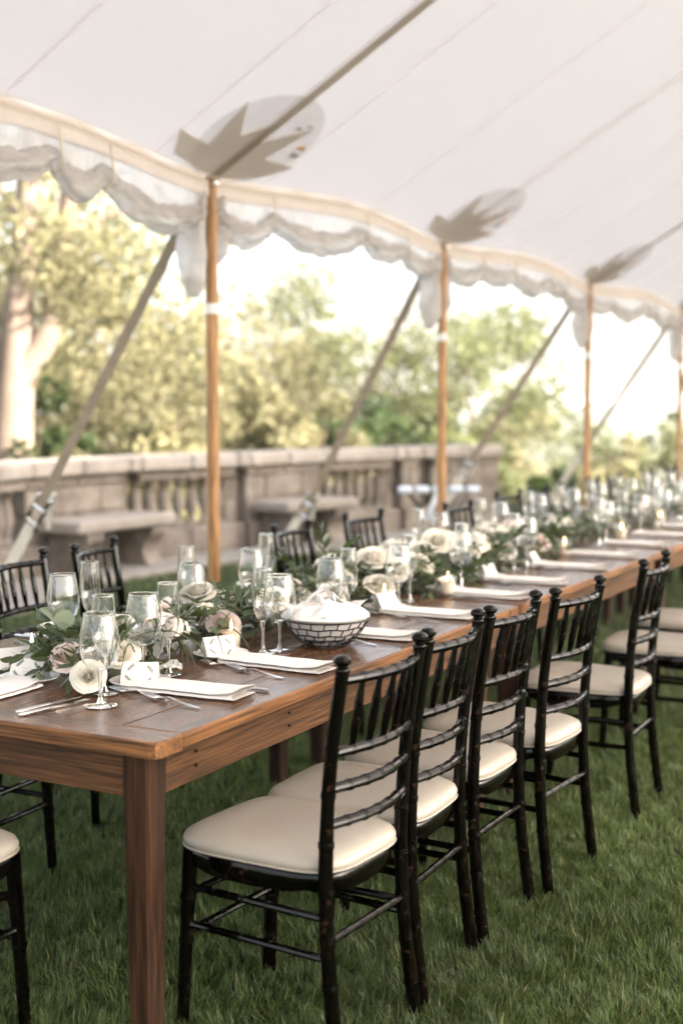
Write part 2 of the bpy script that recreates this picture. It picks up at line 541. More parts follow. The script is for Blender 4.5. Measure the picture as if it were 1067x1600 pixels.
tf = [(i * NA + j, (i + 1) * NA + j, (i + 1) * NA + (j + 1) % NA, i * NA + (j + 1) % NA) for i in range(len(rs) - 1) for j in range(NA)]
tb.add(tv, tf)
tag(tb.build('terrain', M['meadow']), kind='structure')

def lawn_z(x, y):
    return 0.012 * noise.noise((x * 0.9, y * 0.9, 1.0)) + 0.006 * noise.noise((x * 3, y * 3, 4.0))
lb = MB()
lb.grid(lambda u, v: (LX + u * 60, -25 + v * (LY + 25), lawn_z(LX + u * 60, -25 + v * (LY + 25)) - 0.02), 150, 110)
tag(lb.build('lawn', M['soil']), kind='structure')

def grass(name, material, n, region, hmin, hmax, w0, seed, segs=3, clump=0.05):
    g = np.random.default_rng(seed)
    pts = region(g, n)
    n = len(pts)
    # blades lean together in tufts
    tuft = np.round(pts / clump).astype(int)
    hsh = (tuft[:, 0] * 73856093 ^ tuft[:, 1] * 19349663) % 1000 / 1000.0
    ang = hsh * 2 * np.pi + g.normal(0, 1.0, n)
    lean = np.clip(g.normal(0.55, 0.28, n) + 0.25 * (hsh - 0.5), 0.05, 1.35)
    h = g.uniform(hmin, hmax, n) * (0.75 + 0.5 * ((hsh * 7.13) % 1))
    w = w0 * g.uniform(0.6, 1.25, n)
    z0 = np.array([lawn_z(x, y) for x, y in pts]) - 0.022
    dx, dy = np.cos(ang), np.sin(ang)
    fa = ang + np.pi / 2 + g.normal(0, 0.5, n)
    px, py = np.cos(fa), np.sin(fa)
    V = np.zeros((n, segs * 2 + 1, 3))
    for k in range(segs + 1):
        t = k / segs
        out = h * np.sin(lean) * t ** 1.8
        up = h * (np.cos(lean * t * 0.8)) * t
        cx, cy, cz = pts[:, 0] + dx * out, pts[:, 1] + dy * out, z0 + up
        if k == segs:
            V[:, 2 * segs] = np.stack([cx, cy, cz], 1)
        else:
            ww = w * (1 - 0.55 * t) / 2
            V[:, 2 * k] = np.stack([cx - px * ww, cy - py * ww, cz], 1)
            V[:, 2 * k + 1] = np.stack([cx + px * ww, cy + py * ww, cz], 1)
    base = (np.arange(n) * (segs * 2 + 1))[:, None]
    q = [base + np.array([2 * k, 2 * k + 1, 2 * k + 3, 2 * k + 2]) for k in range(segs - 1)]
    quads = np.concatenate(q) if q else None
    tris = base + np.array([2 * segs - 2, 2 * segs - 1, 2 * segs])
    patch = np.array([noise.noise((x * 1.3, y * 1.3, 9.0)) for x, y in pts])
    tone = np.clip(0.42 + 0.36 * patch + g.normal(0, 0.2, n), 0, 1)
    tone = np.repeat(tone, segs * 2 + 1)
    me = big_mesh(name, V.reshape(-1, 3), quads, material, tone, tris)
    return tag(put(name, me), kind='stuff')
cx0, cy0 = cam.location.x, cam.location.y
def wedge(d0, d1, a0, a1):
    """random lawn points between two distances inside the field of view (with margin), as plan polar coordinates round the near corner"""
    def f(g, n):
        d = np.sqrt(g.uniform(d0 ** 2, d1 ** 2, n))
        a = g.uniform(a0, a1, n)
        x = cx0 + np.cos(a) * d
        y = cy0 + np.sin(a) * d
        k = (x > LX + 0.95) & (y < LY - 0.3)
        return np.stack([x[k], y[k]], 1)
    return f
A0 = math.pi / 2 + YAW - 0.36
A1 = math.pi / 2 + YAW + 0.36
tagl = 'short green lawn grass under the tables and chairs'
grass('grass', M['blade'], 135000, wedge(2.0, 4.4, A0, A1), 0.022, 0.052, 0.0036, 1)
grass('grass', M['blade'], 100000, wedge(4.4, 7.2, A0, A1), 0.024, 0.054, 0.0048, 2)
grass('grass', M['skylitblade'], 60000, wedge(7.2, 16.5, A0, A1), 0.04, 0.075, 0.009, 3, segs=2)
grass('grass', M['dryblade'], 7000, wedge(2.0, 7.2, A0, A1), 0.03, 0.06, 0.0034, 4)

# ------------------------------------------------------------------ evening haze
HAZE = 0.00035
hm = bpy.data.materials.new('evening_haze'); hm.use_nodes = True
hn = hm.node_tree
hn.nodes.remove(hn.nodes['Principled BSDF'])
pv = hn.nodes.new('ShaderNodeVolumePrincipled')
pv.inputs['Color'].default_value = (0.97, 0.96, 0.94, 1)
pv.inputs['Density'].default_value = HAZE
pv.inputs['Anisotropy'].default_value = 0.2
hn.links.new(pv.outputs[0], hn.nodes['Material Output'].inputs['Volume'])
z_lo = min(v[2] for v in tv) - 1.5
z_hi = max(max(v[2] for v in tv), 14) + 2
hb = MB(); hb.box((0, 0, (z_lo + z_hi) / 2), (7000, 7000, z_hi - z_lo))
tag(hb.build('haze', hm, smooth=False), kind='stuff')
SC.cycles.volume_bounces = 1

# ------------------------------------------------------------------ stone balustrade and benches
DT = [(-140, 9.3), (0, 11.0), (200, 12.5), (375, 13.7), (620, 15.7), (780, 16.9)]
def wall_pt(px):
    for (p0, d0), (p1, d1) in zip(DT, DT[1:]):
        if px <= p1 or p1 == 780:
            return at(px, d0 + (d1 - d0) * (px - p0) / (p1 - p0))
balus = empty('stone_balustrade', wall_pt(300))
tag(balus, 'long weathered stone balustrade with solid and pierced bays behind the lawn', 'balustrade')
def wbox(mb, A, B, t0, t1, z0, z1, ch=0.015, trim=0.0):
    """block between plan points A and B (wall face line), t0..t1 = depth behind the face line"""
    d = (B - A); L = d.length; d.normalize()
    nrm = Vector((d.y, -d.x, 0))              # faces the lawn
    c = (A + B) / 2 - nrm * ((t0 + t1) / 2)
    rot = Matrix.Rotation(math.atan2(d.y, d.x), 3, 'Z')
    mb.box((c.x - balus.location.x, c.y - balus.location.y, (z0 + z1) / 2), (L - trim, t1 - t0, z1 - z0), ch, rot)
    return nrm, d
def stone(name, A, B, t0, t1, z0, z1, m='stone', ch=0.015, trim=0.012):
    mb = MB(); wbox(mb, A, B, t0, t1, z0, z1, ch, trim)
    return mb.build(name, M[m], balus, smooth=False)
bal_me = MB()
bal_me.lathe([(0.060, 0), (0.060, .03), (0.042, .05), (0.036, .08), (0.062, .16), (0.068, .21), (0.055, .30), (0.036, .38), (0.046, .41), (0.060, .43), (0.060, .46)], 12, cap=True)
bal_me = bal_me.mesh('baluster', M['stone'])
marks = [-140, -75, 40, 195, 215, 365, 385, 500, 515, 612, 628, 655, 675, 780]
kinds = ['bal', 'bal', 'solid', 'pier', 'bal', 'pier', 'solid', 'pier', 'bal', 'pier', 'solid', 'pier', 'solid']
for k, (p0, p1) in zip(kinds, zip(marks, marks[1:])):
    A, B = wall_pt(p0), wall_pt(p1)
    L = (B - A).length
    n = max(1, round(L / 0.75))
    cut = lambda i, A=A, B=B, n=n: A + (B - A) * (i / n)
    proud = 0.13 if k == 'pier' and p0 != 628 else 0.0
    for i in range(n):
        a, b = cut(i), cut(i + 1)
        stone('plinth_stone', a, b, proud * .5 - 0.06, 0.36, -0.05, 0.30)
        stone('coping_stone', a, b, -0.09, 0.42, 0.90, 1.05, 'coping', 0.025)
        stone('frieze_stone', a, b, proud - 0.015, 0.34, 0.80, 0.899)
    if k == 'bal':
        nrm = Vector(((B - A).y, -(B - A).x, 0)).normalized()
        m_ = max(2, round(L / 0.19))
        for i in range(m_):
            p = A + (B - A) * ((i + 0.5) / m_) - nrm * 0.15
            put('baluster', bal_me, balus, (p.x - balus.location.x, p.y - balus.location.y, 0.32), scale=(1, 1, 1.045))
        mb = MB(); wbox(mb, A, B, 0.0, 0.30, 0.295, 0.325, 0.005)
        mb.build('baluster_rail', M['stone'], balus, smooth=False)
    else:
        for zz0, zz1, off in ((0.30, 0.55, 0.0), (0.55, 0.80, 0.5)):
            pts = [0.0] + [(i + off) / n for i in range(1 if off == 0 else 0, n + 1) if 0 < (i + off) / n < 1] + [1.0]
            for u0, u1 in zip(pts, pts[1:]):
                stone('wall_stone', A + (B - A) * u0, A + (B - A) * u1, proud + rnd.uniform(0, .012), 0.30, zz0, zz1 - 0.004, 'stone', 0.012)
def bench(px0, px1, fwd, label):
    A, B = wall_pt(px0), wall_pt(px1)
    d = (B - A); L = d.length; d.normalize()
    nrm = Vector((d.y, -d.x, 0))
    c = (A + B) / 2 + nrm * (0.07 + fwd / 2)
    t = empty('stone_bench', (c.x, c.y, 0), math.atan2(d.y, d.x))
    tag(t, label, 'bench', 'stone benches along the balustrade')
    mb = MB(); mb.box((0, 0, 0.475), (L, fwd, 0.11), 0.02)
    mb.build('seat_slab', M['coping'], t, smooth=False)
    for sx in (-1, 1):
        mb = MB()
        # scrolled console: side outline extruded across its width
        out = [(-fwd / 2 + .02, 0), (fwd * .30, 0), (fwd * .33, .05), (fwd * .26, .10), (fwd * .20, .17), (fwd * .24, .25), (fwd * .36, .30), (fwd * .44, .35), (fwd * .44, .418), (-fwd / 2 + .02, .418)]
        xc = sx * (L / 2 - 0.24)
        mb.prism(out, -0.11, 0.11, xf=lambda y, z, w, xc=xc: (xc + w, -y, z))
        mb.build('bench_support', M['stone'], t, smooth=False)
    return t
bench(47, 205, 0.50, 'stone bench with scrolled supports, left one beside the first guy strap')
bench(388, 500, 0.50, 'stone bench between the first and second wooden tent poles')

# paved strip at the foot of the wall: individual slabs
pave = empty('paving', (0, 0, 0)); tag(pave, kind='structure')
for p0 in np.arange(-130, 770, 45):
    A, B = wall_pt(p0), wall_pt(p0 + 45)
    d = (B - A); nrm = Vector((d.y, -d.x, 0)).normalized()
    for r_ in range(1):
        mb = MB()
        cc = (A + B) / 2 + nrm * (0.45 + 0.66 * r_)
        mb.box((cc.x, cc.y, 0.008 + rnd.uniform(-.003, .003)), (d.length - .02, 0.62, 0.06), 0.008, Matrix.Rotation(math.atan2(d.y, d.x), 3, 'Z'))
        mb.build('slab', M['paving'], pave, smooth=False)

# ------------------------------------------------------------------ trees
def leaf_cloud(name, centres, radii, n, size, material, seed, squash=0.75):
    g = np.random.default_rng(seed)
    C = np.asarray(centres, float); Rr = np.asarray(radii, float)
    pick = g.choice(len(C), n, p=Rr ** 2 / np.sum(Rr ** 2))
    d = g.normal(0, 1, (n, 3)); d /= np.linalg.norm(d, axis=1)[:, None]
    rad = Rr[pick] * g.uniform(0.15, 1, n) ** 0.5
    P = C[pick] + d * rad[:, None] * np.array([1, 1, squash])
    nn = g.normal(0, 1, (n, 3)) + d * 0.6 + np.array([0, 0, 0.4])
    nn /= np.linalg.norm(nn, axis=1)[:, None]
    u = np.cross(nn, g.normal(0, 1, (n, 3))); u /= np.linalg.norm(u, axis=1)[:, None]
    w = np.cross(nn, u)
    s = size * g.uniform(0.6, 1.4, n)[:, None]
    V = np.stack([P - u * s, P - w * s * 0.5, P + u * s, P + w * s * 0.5], 1).reshape(-1, 3)
    quads = np.arange(n * 4).reshape(-1, 4)
    ct = g.normal(0, 0.16, len(C))
    tone = np.repeat(np.clip(0.5 + ct[pick] + g.normal(0, 0.16, n), 0, 1), 4)
    return big_mesh(name, V, quads, material, tone)
def crown_layout(seed, rx, rz, n, rmin, rmax):
    q = random.Random(seed)
    out, rad = [], []
    while len(out) < n:
        p = Vector((q.uniform(-1, 1), q.uniform(-1, 1), q.uniform(-1, 1)))
        if 0.28 < p.length < 1.0:
            out.append((p.x * rx, p.y * rx, p.z * rz)); rad.append(q.uniform(rmin, rmax))
    return out, rad
def limbs(mb, base_r, h0, centre_z, tips, seed):
    q = random.Random(seed)
    top = Vector((q.uniform(-.3, .3), q.uniform(-.3, .3), centre_z))
    path = [Vector((0, 0, -0.6)), Vector((0, 0, 0.15)), Vector((0.06, 0.02, h0 * .5)), Vector((0, .1, h0)), top]
    mb.tube(path, [base_r * 1.5, base_r * 1.12, base_r, base_r * .8, base_r * .45], 10)
    for tpt in tips:
        T = Vector(tpt) + Vector((0, 0, centre_z))
        k = q.uniform(.35, .95)
        s0 = path[3].lerp(top, k) if T.z > h0 else path[2].lerp(path[3], q.uniform(.6, 1))
        mid = s0.lerp(T, .5) + Vector((q.uniform(-.3, .3), q.uniform(-.3, .3), q.uniform(-.1, .4)))
        mb.tube([s0, mid, T], [base_r * .34, base_r * .22, base_r * .06], 6)
tree_cache = {}
def tree(name, pos, H, rx, material, label, cat='tree', variant=0, bark='bark2', nl=9000, leaf=0.16, group='trees beyond the balustrade', n=26, trunk_r=0.2, low=0.25):
    """H = total height; crown occupies from low*H upward"""
    key = (name, variant, material, round(H, 1), rx, nl)
    z0 = H * low
    cz = (z0 + H) / 2; rz = (H - z0) / 2
    if key not in tree_cache:
        cs, rd = crown_layout(variant + 31, rx, rz, n, rx * .13, rx * .32)
        tb_ = MB(); limbs(tb_, trunk_r, z0 * 1.05, cz, cs[::3], variant)
        tm = tb_.mesh('trunk', M[bark])
        cm = leaf_cloud('crown', [(x, y, z + cz) for x, y, z in cs], rd, nl, leaf, M[material], variant)
        tree_cache[key] = (tm, cm, H)
    tm, cm, H0 = tree_cache[key]
    t = empty(name, pos, rnd.uniform(0, 6.28))
    tag(t, label, cat, group)
    s = H / H0
    put('trunk', tm, t, scale=s)
    c = put('crown', cm, t, scale=s)
    return t
def on_ground(px, d):
    p = at(px, d); p.z = terr_h(p.x, p.y)
    return p

# the big pale-barked tree at the left, forking low
p = on_ground(18, 19.0)
bt = empty('forked_tree', p)
tag(bt, 'big tree with pale forked trunk and golden foliage at the left edge', 'tree', 'trees beyond the balustrade')
tk = MB()
rt = Vector((math.cos(YAW), math.sin(YAW), 0)); up = Vector((0, 0, 1))
zz = -p.z
def lp(px, y, dd=0.0):
    """point of the trunk: sideways offset in metres from the trunk foot and height"""
    return rt * ((px - 18) * 19 / 2000) + up * (1.51 + (640 - y) * 19 / 2000 + zz) + Vector((-math.sin(YAW), math.cos(YAW), 0)) * dd
tk.tube([lp(10, 1010), lp(14, 860), lp(18, 720), lp(24, 600), lp(30, 540), lp(38, 440), lp(46, 380), lp(55, 250), lp(70, 60), lp(60, -150)],
        [.55, .40, .33, .30, .26, .20, .18, .16, .12, .05], 12)
tk.tube([lp(24, 610), lp(45, 560), lp(68, 545), lp(86, 500), lp(98, 440), lp(108, 380), lp(118, 300), lp(126, 180), lp(140, 0)],
        [.26, .24, .20, .17, .16, .15, .14, .11, .05], 10)
for a, b, c_ in (((44, 390), (10, 320), (-60, 230)), ((110, 370), (160, 330), (240, 310)), ((55, 250), (110, 160), (180, 120)), ((46, 380), (80, 330), (100, 220)), ((120, 280), (80, 180), (40, 60))):
    tk.tube([lp(*a), lp(*b, 0.6), lp(*c_, 1.4)], [.10, .07, .02], 7)
tk.build('trunk', M['bark'], bt)
cs, rd = [], []
q = random.Random(5)
for i in range(46):
    cs.append(lp(q.uniform(-190, 330), q.uniform(-120, 560), q.uniform(-2.5, 3.5))); rd.append(q.uniform(.5, 1.05))
put('crown', leaf_cloud('crown', cs, rd, 9500, 0.082, M['gold'], 77, .8), bt)

def top_h(px, d, ytop):
    """height of a crown whose top stands at a given elevation seen from the terrace"""
    return 1.51 + (640 - ytop) / 2000 * d - terr_h(*at(px, d)[:2])
T = [  # sight line, distance, crown top, radius, leaf kind, variant, label
    ('broadleaf_tree', 205, 27, 400, 2.9, 'gold', 1, 'golden broadleaf tree just right of the pale forked trunk'),
    ('broadleaf_tree', -90, 30, 120, 4.6, 'gold', 2, 'tall golden tree behind the pale trunk, cut by the left edge'),
    ('broadleaf_tree', 312, 34, 450, 4.0, 'gold', 4, 'pale golden tree behind the first wooden tent pole'),
    ('broadleaf_tree', 95, 40, 250, 4.6, 'olive', 2, 'tall olive tree seen between the two pale stems'),
    ('broadleaf_tree', 512, 44, 405, 4.3, 'gold', 5, 'yellow-green tree between the first and second tent poles, its top below the vinyl swags'),
    ('broadleaf_tree', 420, 52, 520, 5.4, 'gold', 1, 'low yellow tree behind the gap right of the first tent pole'),
    ('oak_tree', 640, 36, 400, 4.5, 'olive', 7, 'large olive-green oak behind the second tent pole'),
    ('oak_tree', 748, 40, 470, 3.3, 'olive', 8, 'smaller oak right of the second tent pole behind the third strap'),
    ('oak_tree', 1092, 44, 560, 2.0, 'deep', 9, 'dark green tree cut by the right edge behind the fourth pole'),
]
for nm, px, d, yt, rx, mt, v, lab in T:
    tree(nm, on_ground(px, d), top_h(px, d, yt), rx, mt, lab, variant=v, nl=11000, leaf=0.098, n=60)
S = [  # bushes and downhill crowns
    ('bush', 70, 20, 585, 1.7, 'deep', 'dark green bush at the foot of the pale forked trunk'),
    ('bush', 150, 24, 625, 1.6, 'deep', 'deep green bush behind the left stone bench'),
    ('bush', 250, 19, 640, 1.5, 'gold', 'yellow bush above the pierced bay left of the first pole'),
    ('bush', 395, 22, 590, 1.7, 'gold', 'golden bush above the balustrade right of the first pole'),
    ('bush', 480, 24, 610, 1.6, 'gold', 'yellow-green bush behind the second stone bench'),
    ('bush', 600, 26, 600, 2.0, 'deep', 'dark bush above the pier left of the second pole'),
    ('bush', 690, 26, 630, 1.6, 'olive', 'olive bush above the balustrade end, right of the second pole'),
    ('round_tree', 812, 30, 652, 2.3, 'gold', 'yellow-green crown past the end of the balustrade'),
    ('round_tree', 905, 40, 662, 3.4, 'olive', 'olive crown downhill behind the third tent pole'),
    ('round_tree', 838, 27, 700, 0.9, 'deep', 'small dark bush low past the balustrade end'),
    ('round_tree', 975, 36, 672, 3.0, 'gold', 'yellow-green crown downhill between the third and fourth poles'),
    ('round_tree', 1055, 32, 668, 2.6, 'olive', 'olive crown downhill at the right edge'),
    ('round_tree', 800, 62, 645, 4.6, 'gold', 'pale yellow tree far downhill behind the third strap'),
    ('round_tree', 960, 70, 650, 5.6, 'olive', 'hazy olive tree far downhill right of the third pole'),
    ('round_tree', 1090, 60, 645, 4.6, 'gold', 'hazy yellow tree far downhill beyond the right edge'),
    ('round_tree', 690, 75, 620, 4.0, 'gold', 'hazy yellow tree far downhill behind the oak'),
    ('round_tree', 870, 95, 645, 7.5, 'olive', 'hazy tree far down the valley left of the third pole'),
    ('round_tree', 1020, 100, 646, 7.5, 'gold', 'pale hazy tree far down the valley left of the fourth pole'),
]
for i, (nm, px, d, yt, rx, mt, lab) in enumerate(S):
    tree(nm, on_ground(px, d), top_h(px, d, yt), rx, mt, lab, 'bush' if nm == 'bush' else 'tree', variant=20 + i % 4, nl=5000, leaf=0.09 if d < 35 else 0.15,
         group='bushes beyond the balustrade' if nm == 'bush' else 'trees downhill past the balustrade', low=0.12, trunk_r=0.12, n=38)

# ------------------------------------------------------------------ the tent
EX, SLOPE = -2.15, 0.58
poles = [-5.9, -2.75, 0.38, 3.42, 6.46, 10.0, 13.75, 17.2, 20.6]
RIDGE = 2.7
cosS = math.cos(math.atan(SLOPE))
tent = empty('white_tent', (EX, 3.42, 0))
tag(tent, 'large white sailcloth tent on wooden poles, its clear vinyl sides rolled up', 'tent')
TL = Vector((EX, 3.42, 0))
def eave(y):
    """eave line: scalloped inward between the poles"""
    for a, b in zip(poles, poles[1:]):
        if a <= y <= b:
            u = (y - a) / (b - a)
            return math.sin(math.pi * u) ** 1.8 * 0.09
    return 0.0
def roof_z(x, y):
    xr = RIDGE - abs(x - RIDGE)
    sag = 0.0
    for a, b in zip(poles, poles[1:]):
        if a <= y <= b:
            u = (y - a) / (b - a)
            sag = 0.008 * math.sin(math.pi * u) * math.exp(-(xr - EX) / 2.0)
    return 2.75 + SLOPE * (xr - EX) + sag
ys = []
for a, b in zip(poles, poles[1:]): ys += [a + (b - a) * i / 12 for i in range(12)]
ys.append(poles[-1])
mb = MB()
NX = 26
vs = []
FX = 2 * RIDGE - EX
for y in ys:
    e = eave(y)
    for i in range(NX + 1):
        u = i / NX
        x = (EX + e) + (FX - e - EX - e) * u
        vs.append((x - TL.x, y - TL.y, roof_z(x, y)))
k = NX + 1
mb.add(vs, [(i * k + j, (i + 1) * k + j, (i + 1) * k + j + 1, i * k + j + 1) for i in range(len(ys) - 1) for j in range(NX)])
mb.build('canopy', M['canvas'], tent, ang=60)
# seams: doubled cloth strips just under the canopy
def strip(name, y, w, x0, x1, drop, m, thick=0.004, n=16):
    mb = MB()
    def f(u, v):
        x = x0 + (x1 - x0) * u
        return (x - TL.x, y - TL.y + (v - .5) * w, roof_z(x, y + (v - .5) * w) - drop)
    mb.grid(f, n, 2)
    return mb.build(name, m, tent)
for a, b in zip(poles, poles[1:]):
    for k_ in (0.455, 0.82) if abs(a - .38) < .1 else (0.16, 0.56) if abs(a - 3.42) < .1 else (0.33, 0.67):
        y = a + (b - a) * k_
        strip('seam', y, 0.03, EX + eave(y), RIDGE, 0.006, M['seam'])
for y in poles[1:-1]:
    if abs(y - 6.46) > .1:
        s_ = strip('ridge_strap', y, 0.075, EX + 0.01, RIDGE, 0.022, M['roofstrap'])
    strip('seam', y, 0.12, EX + .02, RIDGE, 0.007, M['seam'])
# reinforcement patches at the pole heads
disc = [(0.05 + 0.47 * math.cos(a) * .92 - 0.02, 0.33 + 0.36 * math.sin(a)) for a in [2 * math.pi * i / 36 for i in range(36)]]
star = [(-0.14, 0.03), (-0.44, 0.09), (-0.57, 0.245), (-0.285, 0.21), (-0.36, 0.54), (-0.15, 0.33), (-0.02, 0.46), (0.03, 0.32), (0.32, 0.53), (0.215, 0.235), (0.53, 0.235), (0.34, 0.085), (0.12, 0.02)]
def rp(py, drop):
    def f(u, v, w):
        x = EX + v * cosS
        return (x - TL.x, py + u - TL.y, roof_z(x, py + u) - drop - w)
    return f
for y in poles[2:-1]:
    mb = MB(); mb.prism(disc, 0, 0.002, xf=rp(y, 0.009))
    mb.build('round_patch', M['patch'], tent, smooth=False)
    mb = MB(); mb.prism(star, 0, 0.003, xf=rp(y, 0.013))
    mb.build('star_patch', M['star'], tent, smooth=False)
    for name, m, (u, v), (w, h) in (('printed_mark', M['palemark'], (0.205, .49), (.05, .025)), ('printed_mark', M['palemark'], (.26, .53), (.03, .02)), ('orange_label', M['orange'], (0.40, .375), (.075, .03)), ('grey_label', M['palemark'], (0.41, .315), (.075, .035))):
        mb = MB()
        mb.prism([(u - w / 2, v - h / 2), (u + w / 2, v - h / 2), (u + w / 2, v + h / 2), (u - w / 2, v + h / 2)], 0, .001, xf=rp(y, 0.0125))
        mb.build(name, m, tent, smooth=False)
# eave band, vinyl sheet, rolled sidewall, ties
def eave_pt(y, dz=0.0, dx=0.0):
    e = eave(y)
    return Vector((EX + e + dx - TL.x, y - TL.y, roof_z(EX + e, y) + dz))
for bi, (a, b) in enumerate(zip(poles, poles[1:])):
    if b < -2 or a > 18: continue
    for nm, d0, d1, dx, m in (('eave_hem', 0.012, -0.05, -0.006, 'band'), ('eave_band', -0.03, -0.115, 0.012, 'band')):
        mb = MB()
        mb.grid(lambda u, v: eave_pt(a + (b - a) * u, d0 + (d1 - d0) * v, dx + 0.006 * math.sin(u * 40 + bi)), 30, 2)
        mb.build(nm, M[m], tent)
    nsw = max(3, round((b - a) / 0.78))
    rr = random.Random(bi + 3)
    deep = [rr.uniform(.03, .125) for _ in range(nsw)]
    jit = [0] + [(i + rr.uniform(-.28, .28)) / nsw for i in range(1, nsw)] + [1]
    def rollz(u):
        for i in range(nsw):
            if jit[i] <= u <= jit[i + 1]:
                t = (u - jit[i]) / (jit[i + 1] - jit[i])
                return -0.178 - deep[i] * (math.sin(math.pi * t) ** 0.8), t
        return -0.178, 0
    mb = MB()
    def sheet(u, v):
        y = a + (b - a) * (0.015 + .97 * u)
        rz_, t = rollz(u)
        wob = (0.022 * noise.noise((u * 26, v * 3, bi * 5.0)) + .012 * math.sin(u * 95 + 4 * noise.noise((u * 9, 0, bi))) * noise.noise((u * 7, 3, bi)) * 2) * v
        return eave_pt(y, -0.10 + (rz_ + 0.10) * v, 0.0 + wob - 0.015 * v)
    mb.grid(sheet, 160, 6)
    mb.build('vinyl_sheet', M['vinyl'], tent)
    path, rad = [], []
    N = 150
    for i in range(N + 1):
        u = i / N
        rz_, t = rollz(u)
        path.append(eave_pt(a + (b - a) * (0.02 + .96 * u), rz_ - 0.005, -0.01))
        rad.append((0.034 + 0.026 * math.sin(math.pi * t) ** .6) * (1 + .22 * noise.noise((u * 30, bi * 3.1, 0))))
    mb = MB(); nt_ = 22
    mb.tube(path, rad, nt_, flat=(0.8, 1.15))
    # lengthwise folds of the rolled sheet
    for i, p in enumerate(path):
        for j in range(nt_):
            k_ = 1 + .17 * math.sin(5 * (2 * math.pi * j / nt_) + 5 * noise.noise((p.y * 2.2, bi, 0))) + .10 * noise.noise((p.y * 9, j * .9, bi * 2.0))
            mb.v[i * nt_ + j] = tuple(p + (Vector(mb.v[i * nt_ + j]) - p) * k_)
    # crumple the roll
    mb.v = [(x + .016 * noise.noise((x * 9, y * 14, z * 30)) + .004 * noise.noise((x * 30, y * 38, z * 30)), y, z + .018 * noise.noise((x * 8 + 5, y * 11, z * 25)) + .003 * noise.noise((x * 30, y * 34, z * 40))) for x, y, z in mb.v]
    mb.build('rolled_sidewall', M['roll'], tent, ang=70)
    for i in range(1, nsw):
        y = a + (b - a) * jit[i]
        p0 = eave_pt(y, -0.06, 0.03)
        mb = MB(); mb.tube([p0, p0 + Vector((0.012, 0, -.09)), p0 + Vector((0.02, 0.005, -.17)), p0 + Vector((-0.03, 0, -.205)), p0 + Vector((-.08, 0, -.17)), p0 + Vector((-.05, 0, -.04))], 0.006, 6)
        mb.build('tie_cord', M['palestrap'], tent)
# poles with fittings, hanging ends of the sidewalls, guy straps with ratchets
def guy(y, xs, zs, gx, label=None):
    top = Vector((EX - .04, y, 2.73)); rat = Vector((xs, y, zs)); end = Vector((gx, y, 0.02))
    d = (rat - top).normalized()
    wid = d.cross(Vector((-.15, 1, 0))).normalized()
    nn = d.cross(wid)
    mb = MB()
    rot = Matrix((wid, d, nn)).transposed()
    mb.box((top + rat) / 2 - TL, (0.062, (rat - top).length, 0.006), 0.002, rot)
    g = mb.build('guy_strap', M['strap'], tent, smooth=False)
    # hook and stitched loop near the top
    mb = MB(); mb.box(top + d * .55 - TL + nn * -.006, (0.066, .10, 0.008), 0.002, rot); mb.build('strap_fold', M['strap'], g, smooth=False)
    d2 = (end - rat).normalized(); n2 = d2.cross(wid); rot2 = Matrix((wid, d2, n2)).transposed()
    mb = MB(); mb.box((rat + end) / 2 + d2 * .06 - TL, (0.072, (end - rat).length - .12, 0.007), 0.002, rot2)
    mb.build('ground_strap', M['palestrap'], g, smooth=False)
    rb = MB()
    for s_ in (-1, 1):
        rb.box(rat - TL + wid * (s_ * .042) + d * .03, (0.008, 0.22, 0.045), 0.003, rot)
    rb.tube([rat - TL - wid * .05, rat - TL + wid * .05], 0.018, 10)
    rb.tube([rat - TL - wid * .05 + d * .10, rat - TL + wid * .05 + d * .10], 0.010, 8)
    rb.tube([rat - TL - wid * .05 - d * .07 + nn * -.03, rat - TL + wid * .05 - d * .07 + nn * -.03], 0.012, 8)
    rb.build('ratchet_buckle', M['steel'], g)
    lo = MB(); lo.tube([rat - TL + nn * -.02, rat - TL + nn * -.09 - d * .10, rat - TL + nn * -.11 + d * .02 + Vector((0, 0, -.05)), rat - TL + nn * -.08 + Vector((-.02, .03, -.14))], 0.016, 6, flat=(1.3, .2))
    lo.build('loose_strap_tail', M['palestrap'], g)
    st = MB(); st.tube([end - TL + Vector((0, 0, -.1)), end - TL + Vector((.03, 0, .16))], .014, 8); st.build('stake', M['steel'], g)
guys = {0.38: (-3.38, .93, -4.0), 3.42: (-3.38, .93, -3.98), 6.46: (-3.30, .76, -3.85), 10.0: (-3.40, .95, -4.0), 13.75: (-3.4, .95, -4.0)}
